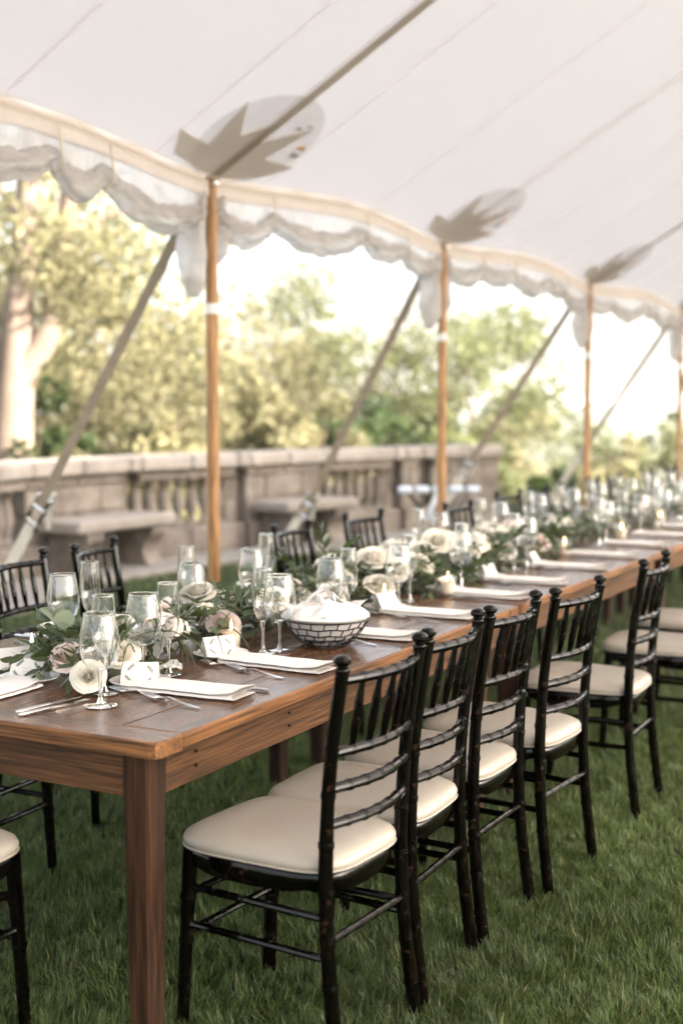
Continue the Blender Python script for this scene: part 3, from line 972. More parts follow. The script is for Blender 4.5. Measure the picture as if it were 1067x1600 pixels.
for y in poles[1:-1]:
    if y < -3: continue
    mb = MB()
    mb.tube([(0, y - TL.y, -.02), (0, y - TL.y, 0.8), (0.0, y - TL.y, 2.0), (0.0, y - TL.y, 2.74)], [0.033, 0.034, 0.034, 0.031], 18)
    po = mb.build('side_pole', M['pole'], tent)
    mb = MB(); mb.tube([(0, y - TL.y, 2.02), (0, y - TL.y, 2.075)], 0.0365, 18); mb.build('tape_band', M['tape'], po)
    mb = MB(); mb.tube([(0, y - TL.y, 2.70), (0, y - TL.y, 2.86)], [0.010, 0.007], 10); mb.build('pole_pin', M['steel'], po)
    mb = MB(); mb.lathe([(0.001, .02), (0.016, .015), (0.021, 0), (0.016, -.015), (0.001, -.02)], 12, (0.035, y - TL.y - .01, 2.705)); mb.build('bolt_head', M['steel'], po)
    mb = MB(); mb.box((0.0, y - TL.y, 2.735), (0.09, 0.075, 0.012), 0.003); mb.build('pole_plate', M['star'], po, smooth=False)
    # gathered sidewall end hanging beside the pole
    rr = random.Random(int(y * 10))
    for sgn, ln, big in ((-1, 0.46, 1.0), (1, 0.34, .8)):
        if sgn == 1 and abs(y - 3.42) < .1: ln, big = .26, .9
        o = Vector((-0.02, y - TL.y + sgn * 0.10, 0))
        path = [o + Vector((0, -sgn * .02, 2.66)), o + Vector((-.02, 0, 2.56)), o + Vector((-.03, sgn * .015, 2.56 - ln * .45)), o + Vector((-.02, sgn * .02, 2.56 - ln * .8)), o + Vector((-.02, sgn * .02, 2.56 - ln))]
        pp, rad = [], []
        for i in range(25):
            t = i / 24 * 4; i0 = min(3, int(t)); pp.append(path[i0].lerp(path[i0 + 1], t - i0))
            rad.append([.045, .07, .085, .075, .02][i0] * (1 - t + i0) + [.045, .07, .085, .075, .02][i0 + 1] * (t - i0))
        mb = MB(); mb.tube(pp, [r_ * big for r_ in rad], 14, flat=(.7, 1))
        mb.v = [(x + .02 * noise.noise((x * 14, y_ * 14, z * 7)), y_ + .02 * noise.noise((x * 14 + 7, y_ * 14, z * 7)), z) for x, y_, z in mb.v]
        mb.build('gathered_vinyl', M['roll'], tent, ang=70)
    if y in guys: guy(y, *guys[y])

# ------------------------------------------------------------------ farm tables
WX0, WX1 = -1.20, 0.035
def table(y0, y1, label, end_apron=True):
    t = empty('farm_table', ((WX0 + WX1) / 2, (y0 + y1) / 2, 0))
    tag(t, label, 'table', 'wooden farm tables end to end')
    ox, oy = t.location.x, t.location.y
    L = y1 - y0
    nb = 7
    w = (WX1 - WX0 - 0.0) / nb
    for i in range(nb):
        mb = MB()
        x0 = WX0 + i * w
        mb.box((x0 + w / 2 - ox, 0, 0.76 - .019 + rnd.uniform(-.0004, .0004)), (w - 0.0003, L - 0.206, 0.038), 0.0016 if 0 < i < nb - 1 else 0.006)
        # board faces: top stained dark, worn pale edges
        mi = []
        for f in mb.f:
            a, b, c = [Vector(mb.v[j]) for j in f[:3]]
            nz = abs((b - a).cross(c - a).normalized().z)
            nv = (b - a).cross(c - a).normalized()
            outer = abs(nv.y) > .5 or (i == 0 and nv.x < -.5) or (i == nb - 1 and nv.x > .5) or abs(nv.x) > .9
            mi.append(1 if outer and nz < .9 else 0)
        mb.m = mi
        mb.build('plank', [M['top'], M['edge']], t, smooth=False)
    for sg in (-1, 1):
        mb = MB()
        c_ = .022
        xs0, xs1, ya, yb = WX0 - ox, WX1 - ox, sg * (L / 2 - .1025), sg * (L / 2 - .0015)
        yc = yb - sg * c_
        prof = [(xs0, ya), (xs1, ya), (xs1, yc), (xs1 - c_ * .3, yb - sg * c_ * .3), (xs1 - c_, yb), (xs0 + c_, yb), (xs0 + c_ * .3, yb - sg * c_ * .3), (xs0, yc)]
        if sg < 0: prof = prof[::-1]
        ins = [(x * (1 - .004 / .62), y - (.004 * sg if abs(y) > L / 2 - .08 else -.001 * sg)) for x, y in prof]
        n_ = len(prof)
        vs = [(x, y, .722) for x, y in prof] + [(x, y, .756) for x, y in prof] + [(x, y, .760) for x, y in ins]
        fs = [tuple(range(n_ - 1, -1, -1)), tuple(range(2 * n_, 3 * n_))] + [(k_ * n_ + i, k_ * n_ + (i + 1) % n_, (k_ + 1) * n_ + (i + 1) % n_, (k_ + 1) * n_ + i) for k_ in (0, 1) for i in range(n_)]
        mb.add(vs, fs); mb.m = [0, 0] + [1] * (2 * n_)
        mb.build('end_board', [M['topx'], M['edgex']], t, smooth=False)
    for x, m in ((-0.012, 'apron'), (WX0 + 0.05, 'apron')):
        mb = MB(); mb.box((x - .0125 - ox, 0, 0.667), (0.025, L - .16, 0.105), 0.002); mb.build('side_apron', M[m], t, smooth=False)
    for yy in (y0 + .045, y1 - .045 if end_apron else y1 - .28):
        mb = MB(); mb.box(((WX0 + WX1) / 2 - ox, yy - oy, 0.667), (WX1 - WX0 - .19, 0.025, 0.105), 0.002); mb.build('end_apron', M['apronx'], t, smooth=False)
    if y0 < 0:
        for (px_, py_, pz_) in ((-.0005, .16, .69), (-.0005, .16, .655), (-.0005, .60, .69), (-.0005, .60, .655), (-.0005, 1.2, .69)):
            mb = MB(); mb.tube([(px_ - .004 - ox, py_ - oy, pz_), (px_ + .0015 - ox, py_ - oy, pz_)], .0042, 8); mb.build('peg', M['leg'], t)
    for x in (-0.045, -0.90):
        for yy in (y0 + .062, y1 - (.25 if end_apron else .28)):
            mb = MB()
            for z0_, z1_, a_, b_ in ((-.02, .7205, .058, .078),):
                vs = []
                for z_, h_ in ((z0_, a_), (z1_, b_)):
                    c_ = .006
                    h2 = h_ / 2
                    vs += [(x - ox + sx, yy - oy + sy, z_) for sx, sy in ((-h2 + c_, -h2), (h2 - c_, -h2), (h2, -h2 + c_), (h2, h2 - c_), (h2 - c_, h2), (-h2 + c_, h2), (-h2, h2 - c_), (-h2, -h2 + c_))]
                mb.add(vs, [tuple(range(7, -1, -1)), tuple(range(8, 16))] + [(i, (i + 1) % 8, 8 + (i + 1) % 8, 8 + i) for i in range(8)])
            mb.build('leg', M['leg'], t, smooth=False)
    return t
TABS = [(-0.05, 2.275), (2.30, 4.52), (4.56, 6.82), (6.86, 9.12), (9.16, 11.4)]
for (a, b), lab in zip(TABS, ['nearest farm table with its dark worn corner leg in front', 'second farm table from the front, its boards bare beside the garland',
                              'third farm table from the front, beside the second tent pole', 'fourth farm table from the front, running off the right edge', 'farthest farm table at the end of the row']):
    table(a, b, lab)

# ------------------------------------------------------------------ chiavari chairs
def ringed(path, r0, r1, rings, n=10, dbl=True):
    """turned bamboo-style rod: radius list with raised double rings at arc fractions"""
    P = [Vector(p) for p in path]
    cum = [0]
    for a, b in zip(P, P[1:]): cum.append(cum[-1] + (b - a).length)
    L = cum[-1]
    def pt(s):
        s = max(0, min(L, s))
        for i in range(len(P) - 1):
            if s <= cum[i + 1] + 1e-9:
                return P[i].lerp(P[i + 1], (s - cum[i]) / max(1e-9, cum[i + 1] - cum[i]))
        return P[-1]
    S = [(0, 1.0), (L, 1.0)]
    for rg in rings:
        c = rg * L
        if dbl:
            S += [(c - .0058, 1.0), (c - .0054, 1.12), (c - .0018, 1.12), (c - .0014, 1.0), (c + .0014, 1.0), (c + .0018, 1.12), (c + .0054, 1.12), (c + .0058, 1.0)]
        else:
            S += [(c - .006, 1.0), (c - .003, 1.16), (c + .003, 1.16), (c + .006, 1.0)]
    S += [(L * i / 14, 1.0) for i in range(1, 14) if all(abs(L * i / 14 - rg * L) > .012 for rg in rings)]
    S.sort()
    return [pt(s) for s, _ in S], [(r0 + (r1 - r0) * s / L) * k for s, k in S]
def smooth_path(ctrl, n=24):
    out = []
    C = [Vector(c) for c in ctrl]
    for i in range(len(C) - 1):
        p0, p1, p2, p3 = C[max(i - 1, 0)], C[i], C[i + 1], C[min(i + 2, len(C) - 1)]
        for j in range(n // (len(C) - 1)):
            t = j / (n // (len(C) - 1))
            out.append(0.5 * ((2 * p1) + (p2 - p0) * t + (2 * p0 - 5 * p1 + 4 * p2 - p3) * t * t + (3 * p1 - p0 - 3 * p2 + p3) * t ** 3))
    out.append(C[-1])
    return out
def back_x(z):
    """x of the rear post at a height"""
    ks = [(0, .222), (.25, .19), (.46, .182), (.70, .196), (.955, .235)]
    for (a, xa), (b, xb) in zip(ks, ks[1:]):
        if z <= b: return xa + (xb - xa) * (z - a) / (b - a)
    return ks[-1][1]
def seat_outline(n, grow=0.0):
    pts = []
    for i in range(n):
        a = 2 * math.pi * i / n
        c, s_ = math.cos(a), math.sin(a)
        e = 0.46
        x = (abs(c) ** e) * math.copysign(1, c) * (0.228 + grow)
        y = (abs(s_) ** e) * math.copysign(1, s_)
        hw = 0.208 + grow - 0.030 * (x + .2) / .4
        pts.append((x - .028, y * hw))
    return pts
def make_chair(label):
    t = empty('chiavari_chair')
    tag(t, label, 'chair', 'black chiavari chairs round the tables')
    # cushion
    mb = MB(); n = 44
    lay = [(-.012, .441), (0.000, .445), (0.005, .453), (0.006, .463), (0.001, .474), (-.014, .483), (-.042, .490), (-.09, .4945), (-.15, .496)]
    vs = []
    for g, z in lay:
        vs += [(x, y, z - 0.006 * (x / .2) ** 2 * 0) for x, y in seat_outline(n, g)]
    fs = [(i * n + j, i * n + (j + 1) % n, (i + 1) * n + (j + 1) % n, (i + 1) * n + j) for i in range(len(lay) - 1) for j in range(n)]
    fs += [tuple(range(n - 1, -1, -1)), tuple((len(lay) - 1) * n + j for j in range(n))]
    mb.add(vs, fs); cu = mb.build('seat_cushion', M['cushion'], t, ang=60)
    mb = MB(); ol = [(x, y, .4475) for x, y in seat_outline(n, .0045)]; mb.tube(ol + ol[:1], .0030, 6, cap=False); mb.build('piping', M['cushion'], cu)
    # frame: bowed apron under the cushion
    mb = MB(); vs = []
    for g, zf in ((-.04, 0), (-.009, 0), (-.005, .004), (-.004, .040), (-.008, .0445), (-.05, .0445)):
        for i, (x, y) in enumerate(seat_outline(n, g)):
            a = 2 * math.pi * i / n
            dip = 0.014 * math.cos(4 * a)
            vs.append((x, y, .396 + zf - (dip * .7 if zf < .02 else 0)))
    fs = [(i * n + j, i * n + (j + 1) % n, (i + 1) * n + (j + 1) % n, (i + 1) * n + j) for i in range(5) for j in range(n)]
    fs += [tuple(range(n - 1, -1, -1)), tuple(5 * n + j for j in range(n))]
    mb.add(vs, fs); mb.build('seat_frame', M['chair'], t, ang=50)
    for s_ in (-1, 1):
        # rear post with turned finial
        path = smooth_path([(back_x(0), s_ * .178, -.01), (back_x(.12) - .002, s_ * .175, .12), (back_x(.25), s_ * .172, .25), (back_x(.46), s_ * .170, .46), (back_x(.70), s_ * .172, .70), (back_x(.93), s_ * .176, .925)], 30)
        P, rd_ = ringed(path, .0165, .0160, [.09, .21, .33, .445, .565, .69, .81], 12)
        rd_ = [r_ * (1.08 if p.z < .55 else 1.0) for p, r_ in zip(P, rd_)]
        mb = MB(); mb.tube(P, rd_, 14)
        mb.lathe([(.0165, -.004), (.0175, 0), (.0185, .004), (.0175, .008), (.0135, .010), (.0135, .016), (.0185, .019), (.021, .024), (.0205, .030), (.016, .036), (.008, .039), (.0005, .040)], 14, (back_x(.93), s_ * .176, .925))
        mb.build('back_post', M['chair'], t, ang=28)
        path = [(-.212, s_ * .174, .44), (-.222, s_ * .178, .25), (-.234, s_ * .184, -.01)]
        P, rd_ = ringed(path, .0195, .0150, [.27, .52, .78], 12)
        mb = MB(); mb.tube(P, rd_, 12); mb.build('front_leg', M['chair'], t, ang=28)
    def railpath(z, bow, h=.168):
        return [(back_x(z) + bow * math.cos(u * math.pi / 2) , u * h, z) for u in [i / 10 - 1 for i in range(21)]]
    for z in (.905, .735, .650, .565):
        P, rd_ = ringed(railpath(z, .030 if z < .9 else .034), .0125, .0125, [.17, .335, .5, .665, .83], 10)
        mb = MB(); mb.tube(P, rd_, 12); mb.build('back_rail', M['chair'], t, ang=28)
    for i in range(5):
        u = (i + 1) / 6 * 2 - 1
        p0 = Vector((back_x(.735) + .030 * math.cos(u * math.pi / 2), u * .168, .742)); p1 = Vector((back_x(.905) + .034 * math.cos(u * math.pi / 2), u * .168, .898))
        prof = [(0, .0068), (.08, .0078), (.22, .0098), (.31, .0103), (.313, .0117), (.337, .0117), (.340, .0103), (.357, .0103), (.36, .0117), (.385, .0117), (.388, .0105), (.62, .0105), (.623, .0117), (.648, .0117), (.651, .0103), (.668, .0103), (.671, .0117), (.696, .0117), (.70, .0103), (.85, .0083), (1, .0068)]
        mb = MB(); mb.tube([p0.lerp(p1, s_) for s_, _ in prof], [r_ for _, r_ in prof], 10); mb.build('spindle', M['chair'], t, ang=28)
    def rod(a, b, r_=.0095):
        P, rd_ = ringed([a, b], r_, r_, [.2, .4, .6, .8], 8)
        mb = MB(); mb.tube(P, rd_, 10); mb.build('stretcher', M['chair'], t, ang=28)
    for s_ in (-1, 1):
        for z in (.345, .25):
            rod((-.221, s_ * .178, z), (back_x(z), s_ * .173, z))
    for z in (.32, .225): rod((-.223, -.177, z), (-.223, .177, z))
    rod((back_x(.29), -.172, .29), (back_x(.29), .172, .29))
    return t
chair0 = make_chair('x')
used = [0]
def chair(x, y, rz, label, group='black chiavari chairs round the tables'):
    place(chair0, used[0], (x, y, 0), rz, label, group); used[0] = 1
ORD = ['nearest', 'second', 'third', 'fourth', 'fifth', 'sixth', 'seventh', 'eighth', 'ninth', 'tenth', 'eleventh', 'twelfth', 'thirteenth']
def back_at(mx, my, deg, side, label):
    """side +1: back towards +X"""
    a = R(deg) + (0 if side > 0 else math.pi)
    chair(mx - math.cos(a) * .235, my - math.sin(a) * .235, a, label)
g1 = ['black chair with ivory cushion closest to the camera, beside the dark corner leg', 'second black chair from the corner leg on the near side', 'third black chair from the corner leg on the near side',
      'fourth black chair from the corner leg, turned slightly', 'fifth black chair on the near side, standing apart beside the table joint']
for (mx, my, dg), lab in zip([(.425, .317, -4.5), (.424, .739, 1.5), (.430, 1.163, -1.5), (.484, 1.60, -5.5), (.503, 2.473, 1)], g1):
    back_at(mx, my, dg, 1, lab)
back_at(.56, 3.36, 3, 1, 'sixth near-side black chair, half cut off by the right edge')
back_at(.52, 4.05, -2, 1, 'seventh near-side black chair, past the right edge')
far = [(-1.50, .62, 2), (-1.69, 1.38, 6), (-1.73, 1.90, 12), (-1.43, 3.03, 2), (-1.45, 3.83, -6), (-1.29, 4.76, -3), (-1.40, 5.89, -5), (-1.37, 6.40, -3), (-1.42, 7.2, 3), (-1.45, 7.95, 2), (-1.47, 8.59, 0), (-1.45, 9.6, 3), (-1.44, 10.5, -2)]
far_lab = ['black chair on the far side nearest the camera, mostly below the table edge', 'far-side black chair cut by the left edge, before another chair', 'far-side black chair below the left stone bench, turned outward',
           'far-side black chair right of the first tent pole, behind tall green sprigs', 'far-side black chair standing alone between the first and second tent poles', 'far-side black chair just right of the second tent pole',
           'far-side black chair left of a pair beyond the second pole', 'far-side black chair right of a pair beyond the second pole', 'far-side black chair behind glasses left of the third pole', 'far-side black chair behind glasses at the third pole',
           'far-side black chair with its post top showing right of the third pole', 'far-side black chair behind glasses near the fourth pole', 'farthest far-side black chair in the row']
for (x, y, dg), lab in zip(far, far_lab): back_at(x, y, dg, -1, lab)
chair(-.565, -.27, R(-90), 'black chair with ivory cushion at the table head, cut by the left edge')

# ------------------------------------------------------------------ tableware
TZ = 0.7612
def lathe_mesh(name, prof, m, n=28): 
    mb = MB(); mb.lathe(prof, n); return mb.mesh(name, m, ang=80)
def shell(outer, th=0.0011):
    """closed thin shell: outer profile bottom to top, then the inner one back down"""
    return outer + [(max(.0005, r_ - th), z + (th if i == len(outer) - 1 else 0)) for i, (r_, z) in list(enumerate(outer))[::-1]]
wine_bowl = [(.003, .092), (.016, .093), (.030, .099), (.042, .112), (.0495, .132), (.0518, .152), (.0500, .178), (.0455, .205), (.0402, .232), (.0395, .236)]
flute_bowl = [(.003, .098), (.009, .100), (.018, .110), (.026, .128), (.0315, .152), (.0335, .178), (.0328, .205), (.0305, .235), (.0285, .258), (.0282, .262)]
def make_glass(name, bowl, foot_r, label, cat):
    t = empty(name); tag(t, label, cat)
    put('bowl', lathe_mesh('bowl', shell(bowl, .0013), M['glass'], 40), t)
    rim = MB(); rr_, rz_ = bowl[-1]
    rim.tube([((rr_ - .0006) * math.cos(a), (rr_ - .0006) * math.sin(a), rz_ + .0008) for a in [2 * math.pi * i / 32 for i in range(33)]], .0015, 6, cap=False)
    rim.build('rim', M['glass'], t)
    zb = bowl[0][1]
    put('stem', lathe_mesh('stem', [(.0005, zb + .004), (.009, zb + .003), (.0065, zb - .010), (.0044, zb - .028), (.0040, .045), (.0048, .022), (.008, .010), (.012, .006), (.0005, .0055)], M['glass'], 14), t)
    put('foot', lathe_mesh('foot', [(.0005, .0054), (.012, .0050), (foot_r - .004, .0024), (foot_r, .0012), (foot_r - .002, .0002), (.0005, .0002)], M['glass'], 28), t)
    return t
wine0 = make_glass('wine_glass', wine_bowl, .043, 'x', 'wine glass')
flute0 = make_glass('champagne_flute', flute_bowl, .037, 'x', 'champagne flute')
ug = {'w': 0, 'f': 0}
def glass(kind, x, y, lab):
    if kind == 'w': place(wine0, ug['w'], (x, y, TZ), rnd.uniform(0, 6), lab, 'wine glasses on the tables'); ug['w'] = 1
    else: place(flute0, ug['f'], (x, y, TZ), rnd.uniform(0, 6), lab, 'champagne flutes on the tables'); ug['f'] = 1
GL = [('w', -.313, .186, 'wine glass closest to the camera, beside the large white rose'), ('f', -.392, .300, 'champagne flute right behind the nearest wine glass'),
      ('w', -.905, .74, 'wine glass in front of the far chair backs at the left'), ('f', -.90, .865, 'champagne flute before the far-side chair spindles at the left'),
      ('f', -.387, .580, 'champagne flute behind the second place card'), ('w', -.425, .515, 'wine glass touching the flute behind the second place card'),
      ('w', -.72, 1.17, 'wine glass just left of the first tent pole'), ('f', -.90, 1.40, 'tall flute left of the first tent pole'),
      ('f', -.318, .975, 'champagne flute left of the black wire basket'), ('w', -.30, 1.045, 'wine glass half hidden behind the flute left of the basket'),
      ('f', -.895, 1.93, 'tall flute behind the tall green sprigs, right of the first pole'), ('w', -.78, 1.64, 'wine glass in front of the flute right of the first pole'),
      ('f', -.355, 1.60, 'champagne flute right behind the wire basket'), ('w', -.37, 1.50, 'wine glass left of the flute behind the basket'),
      ('f', -.385, 2.17, 'right champagne flute of the pair by the second candle'), ('w', -.36, 2.02, 'wine glass of the pair by the second candle'),
      ('f', -.90, 3.36, 'flute left of the second tent pole'), ('w', -.86, 3.52, 'wine glass beside the flute left of the second tent pole'),
      ('f', -.90, 4.16, 'flute right of the second tent pole'), ('w', -.84, 4.30, 'wine glass right of the second tent pole'),
      ('w', -.36, 2.62, 'wine glass beyond the third candle'), ('f', -.40, 2.72, 'flute beyond the third candle'),
      ('f', -.38, 3.30, 'flute in the white flowers of the second table'), ('w', -.36, 3.42, 'wine glass in the white flowers of the second table')]
for g in GL: glass(*g)
y = 4.9; i = 0
while y < 11.0:
    w_ = ORD[min(i, 12)]
    glass('f', -.885 + rnd.uniform(-.03, .03), y, f'{w_} flute on the far side past the second pole, counted from the camera')
    glass('w', -.85 + rnd.uniform(-.03, .03), y + .13, f'{w_} wine glass on the far side past the second pole, counted from the camera')
    if y < 9.5:
        glass('f', -.38 + rnd.uniform(-.03, .03), y - .35, f'{w_} flute on the near side past the second pole, counted from the camera')
        glass('w', -.35 + rnd.uniform(-.03, .03), y - .23, f'{w_} wine glass on the near side past the second pole, counted from the camera')
    y += .62; i += 1

# plates, cards, napkins, cutlery
plate_prof = [(.0005, .004), (.045, .0045), (.052, .007), (.070, .0125), (.081, .0155), (.0835, .0162), (.084, .0150), (.080, .0120), (.060, .0050), (.050, .0005), (.046, 0), (.0005, .0005)]
plate_me = lathe_mesh('plate', plate_prof, M['china'], 40)
def plate(x, y, lab):
    o = put('bread_plate', plate_me, None, (x, y, TZ)); tag(o, lab, 'plate', 'small bread plates'); return o
cm = MB()
hw, hh, bd = .050, .058, .032
for s_ in (-1, 1):
    a = Vector((s_ * bd, 0, 0)); b = Vector((0, 0, hh))
    nn = Vector((hh, 0, s_ * bd)).normalized() * .0007 * s_
    vs = [a + Vector((0, -hw, 0)), a + Vector((0, hw, 0)), b + Vector((0, hw, 0)), b + Vector((0, -hw, 0))]
    vs += [v + nn for v in vs]
    cm.add(vs, [(0, 1, 2, 3), (7, 6, 5, 4), (0, 4, 5, 1), (1, 5, 6, 2), (2, 6, 7, 3), (3, 7, 4, 0)])
card_me = cm.mesh('place_card', M['card'], smooth=False)
pm = MB(); pg = MB()
def on_card(u, v, lift=.0016):
    """u across -1..1, v up 0..1 on the flap that faces +X"""
    p = Vector((bd, 0, 0)).lerp(Vector((0, 0, hh)), v) + Vector((0, u * hw, 0))
    return p + Vector((hh, 0, bd)).normalized() * lift
def sprig(mb, u0, v0, u1, v1, n):
    d = Vector((u1 - u0, v1 - v0)); L = d.length; d.normalize(); pr = Vector((-d.y, d.x))
    for i in range(n):
        t = (i + .5) / n
        for s_ in (-1, 1):
            c = Vector((u0, v0)) + d * L * t
            tip = c + d * .14 + pr * (.075 * s_)
            m1 = c + d * .10 + pr * (.015 * s_); m2 = c + d * .05 + pr * (.062 * s_)
            mb.add([on_card(*c), on_card(*m1), on_card(*tip), on_card(*m2)], [(0, 1, 2, 3)])
    a, b = Vector((u0, v0)), Vector((u1, v1))
    mb.add([on_card(*(a - pr * .008)), on_card(*(b - pr * .008)), on_card(*(b + pr * .008)), on_card(*(a + pr * .008))], [(0, 1, 2, 3)])
for u0, v0, u1, v1 in ((-.70, .62, -.36, .88), (-.36, .14, -.72, .40), (.36, .88, .70, .60), (.72, .36, .36, .12)): sprig(pm, u0, v0, u1, v1, 4)
for v0, w_ in ((.58, .30), (.44, .24), (.33, .12)):
    pts = [(-w_ + 2 * w_ * i / 22, v0 + .035 * math.sin(i * 1.9) + .015 * math.sin(i * .7)) for i in range(23)]
    for (a, b), (c, d) in zip(pts, pts[1:]):
        pg.add([on_card(a, b - .010), on_card(c, d - .010), on_card(c, d + .010), on_card(a, b + .010)], [(0, 1, 2, 3)])
wreath_me, script_me = pm.mesh('wreath_print', M['ink'], False), pg.mesh('script_print', M['inkgrey'], False)
def card(x, y, z, rz, lab):
    o = put('place_card', card_me, None, (x, y, z), (0, 0, rz)); tag(o, lab, 'place card', 'folded place cards')
    tag(put('wreath_print', wreath_me, o), kind='stuff'); tag(put('script_print', script_me, o), kind='stuff'); return o

def napkin_mesh(seed):
    q = random.Random(seed)
    mb = MB()
    L, W, th = .345, .122, .0032
    # S-fold cross-section (y, z) then extruded along x
    sec = [(-W / 2, .0135), (-W / 2 + .004, .0165), (0, .0185), (W / 2 - .006, .0170), (W / 2, .0125), (W / 2 - .005, .0088), (0, .0100), (-W / 2 + .006, .0095), (-W / 2 - .002, .0062), (-W / 2 + .004, .0022), (0, .0015), (W / 2, .0012)]
    P = smooth_path([(0, a, b) for a, b in sec], 66)
    N = len(P)
    top, bot = [], []
    nx = 26
    for i in range(nx + 1):
        u = i / nx
        open_ = max(0, (u - .80) / .2)
        for j, p in enumerate(P):
            k = j / (N - 1)
            z = p.z + open_ ** 1.5 * (.010 * (1 - k) ** 1.2) + .0012 * noise.noise((u * 5, k * 4, seed)) + .0010 * noise.noise((u * 14, p.y * 40, seed + 3))
            yy = p.y * (1 + .03 * noise.noise((u * 3, 0, seed))) + .004 * noise.noise((u * 2.5, 9, seed))
            top.append((L * (u - .5) + .003 * math.sin(k * 9), yy, max(z, .0012)))
    vs = top
    fs = [(i * N + j, (i + 1) * N + j, (i + 1) * N + j + 1, i * N + j + 1) for i in range(nx) for j in range(N - 1)]
    mb.add(vs, fs)
    return mb.mesh('napkin', M['napkin'], ang=70)
nap_mes = [napkin_mesh(i) for i in range(3)]
nc = [0]
def napkin(x, y, rz, lab, z=TZ):
    o = put('folded_napkin', nap_mes[nc[0] % 3], None, (x, y, z), (0, 0, rz)); nc[0] += 1
    tag(o, lab, 'napkin', 'folded white napkins'); return o

def fork_mesh(L=.200, head=.026):
    mb = MB()
    st = [(0, .0050), (.012, .0072), (.03, .0066), (.07, .0042), (.11, .0030), (.126, .0036), (.136, .0078), (.148, .0118), (.158, .0125)]
    zc = lambda s: .003 + .010 * math.exp(-((s - .105) / .035) ** 2) + max(0, s - .14) * .12
    top = [(s - L / 2, w, zc(s)) for s, w in st]
    vs = []
    for x, w, z in top:
        vs += [(x, -w, z), (x, 0, z + .0012), (x, w, z), (x, 0, z - .0012)]
    fs = [(i * 4 + j, i * 4 + (j + 1) % 4, i * 4 + 4 + (j + 1) % 4, i * 4 + 4 + j) for i in range(len(st) - 1) for j in range(4)]
    fs += [(3, 2, 1, 0), tuple(4 * (len(st) - 1) + j for j in range(4))]
    mb.add(vs, fs)
    for k in range(4):
        yy = (k - 1.5) * .0068
        pth = [(s - L / 2, yy * (1.0 if s > .17 else .95), zc(s)) for s in (.156, .168, .182, .196, .206)]
        mb.tube(pth, [.0020, .0019, .0017, .0014, .0007], 6)
    return mb.mesh('fork', M['steel'], ang=60)
fork_me = fork_mesh()
def fork(x, y, rz, lab, z=TZ, tilt=0.0, s=1.0):
    o = put('fork', fork_me, None, (x, y, z), (0, tilt, rz), s); tag(o, lab, 'fork', 'steel forks beside the napkins'); return o
km = MB(); km.tube([(-.115, 0, .0045), (-.105, 0, .0045), (-.06, 0, .0045), (-.012, 0, .0042), (0, 0, .004)], [.004, .0078, .0074, .0062, .0045], 10, flat=(1, .55))
kh = km.mesh('handle', M['steel'], ang=60)
km = MB(); km.prism([(-.002, -.0045), (.012, -.0062), (.06, -.0085), (.095, -.0085), (.112, -.004), (.118, .003), (.10, .0045), (.012, .0045), (-.002, .004)], .0032, .0050)
kb = km.mesh('blade', M['steel'], smooth=False)
def knife(x, y, rz, lab, z=TZ):
    o = empty('table_knife', (x, y, z), rz); tag(o, lab, 'knife', 'steel table knives')
    put('handle', kh, o); put('blade', kb, o); return o

# near side settings: y, napkin rotation, description
names = ['nearest', 'second', 'third', 'fourth', 'fifth', 'sixth', 'seventh', 'eighth', 'ninth']
NS = [.425, .835, 1.41, 1.90, 2.45, 2.92, 3.50, 4.05, 4.65, 5.25, 5.85, 6.5, 7.2]
where = ['in front of the second place card', 'left of the black wire basket', 'right of the black wire basket', 'by the second candle', 'by the third candle']
for i, y in enumerate(NS):
    w_ = where[i] if i < 5 else f'{ORD[i - 5]} along the near side past the third candle'
    napkin(-.185 + (0.005 if i else -.03), y, R(rnd.uniform(-3, 3) + (4 if i == 0 else 0)), f'folded white napkin {w_}')
    if i < 7:
        plate(-.372 if i != 1 else -.40, y + (.03 if i else .005), f'white bread plate under the place card {w_}')
        card(-.372 if i != 1 else -.41, y + (.03 if i else .005), TZ + .0048, R((-62, -30, -20, -15, -10, -6, 4)[i]), f'folded place card with a leaf wreath {w_}')
        fork(-.172, y - .128, R(168 + rnd.uniform(-3, 3)), f'fork nearer the table edge {w_}', s=1.06)
        fork(-.290, y - .106, R(167 + rnd.uniform(-3, 3)), f'fork nearer the plate {w_}', TZ + .0005, s=1.06)
        if i < 5: knife(-.13, y + .095, R(rnd.uniform(176, 184)), f'table knife beyond the napkin {w_}')
# head of the table
plate(-.672, .325, 'white bread plate at the head of the nearest table')
card(-.672, .325, TZ + .0048, R(-78), 'place card on the plate at the table head, wreath facing the camera')
knife(-.428, .130, R(84), 'inner knife at the head of the nearest table, beside the rose')
knife(-.395, .110, R(80), 'outer knife at the head of the nearest table, beside the wine glass foot')
fork(-.86, .18, R(92), 'fork at the head of the nearest table by the left edge')
napkin(-.64, .10, R(91), 'folded napkin at the table head, cut by the left edge')
# far side settings
FSY = [.52, .99, 1.62, 2.22, 2.85, 3.45, 4.1, 4.75, 5.4, 6.1, 6.8, 7.5]
fw = ['behind the plate at the table head', 'before the far-side chairs at the left', 'left of the first tent pole', 'right of the first tent pole']
for i, y in enumerate(FSY):
    w_ = fw[i] if i < 4 else f'{ORD[i - 4]} along the far side past the first tent pole'
    napkin(-1.01, y, R(180 + rnd.uniform(-4, 4)), f'folded white napkin {w_}')
    if i < 4:
        plate(-.83 if i == 0 else -.80, y - .09, f'white bread plate {w_}')
        card(-.83 if i == 0 else -.80, y - .09, TZ + .0048, R(150 + 10 * i), f'folded place card {w_}')
        knife(-1.07, y - .115, R(4 if i != 1 else 2), f'inner knife {w_}'); knife(-1.085, y - .145, R(2), f'outer knife {w_}')

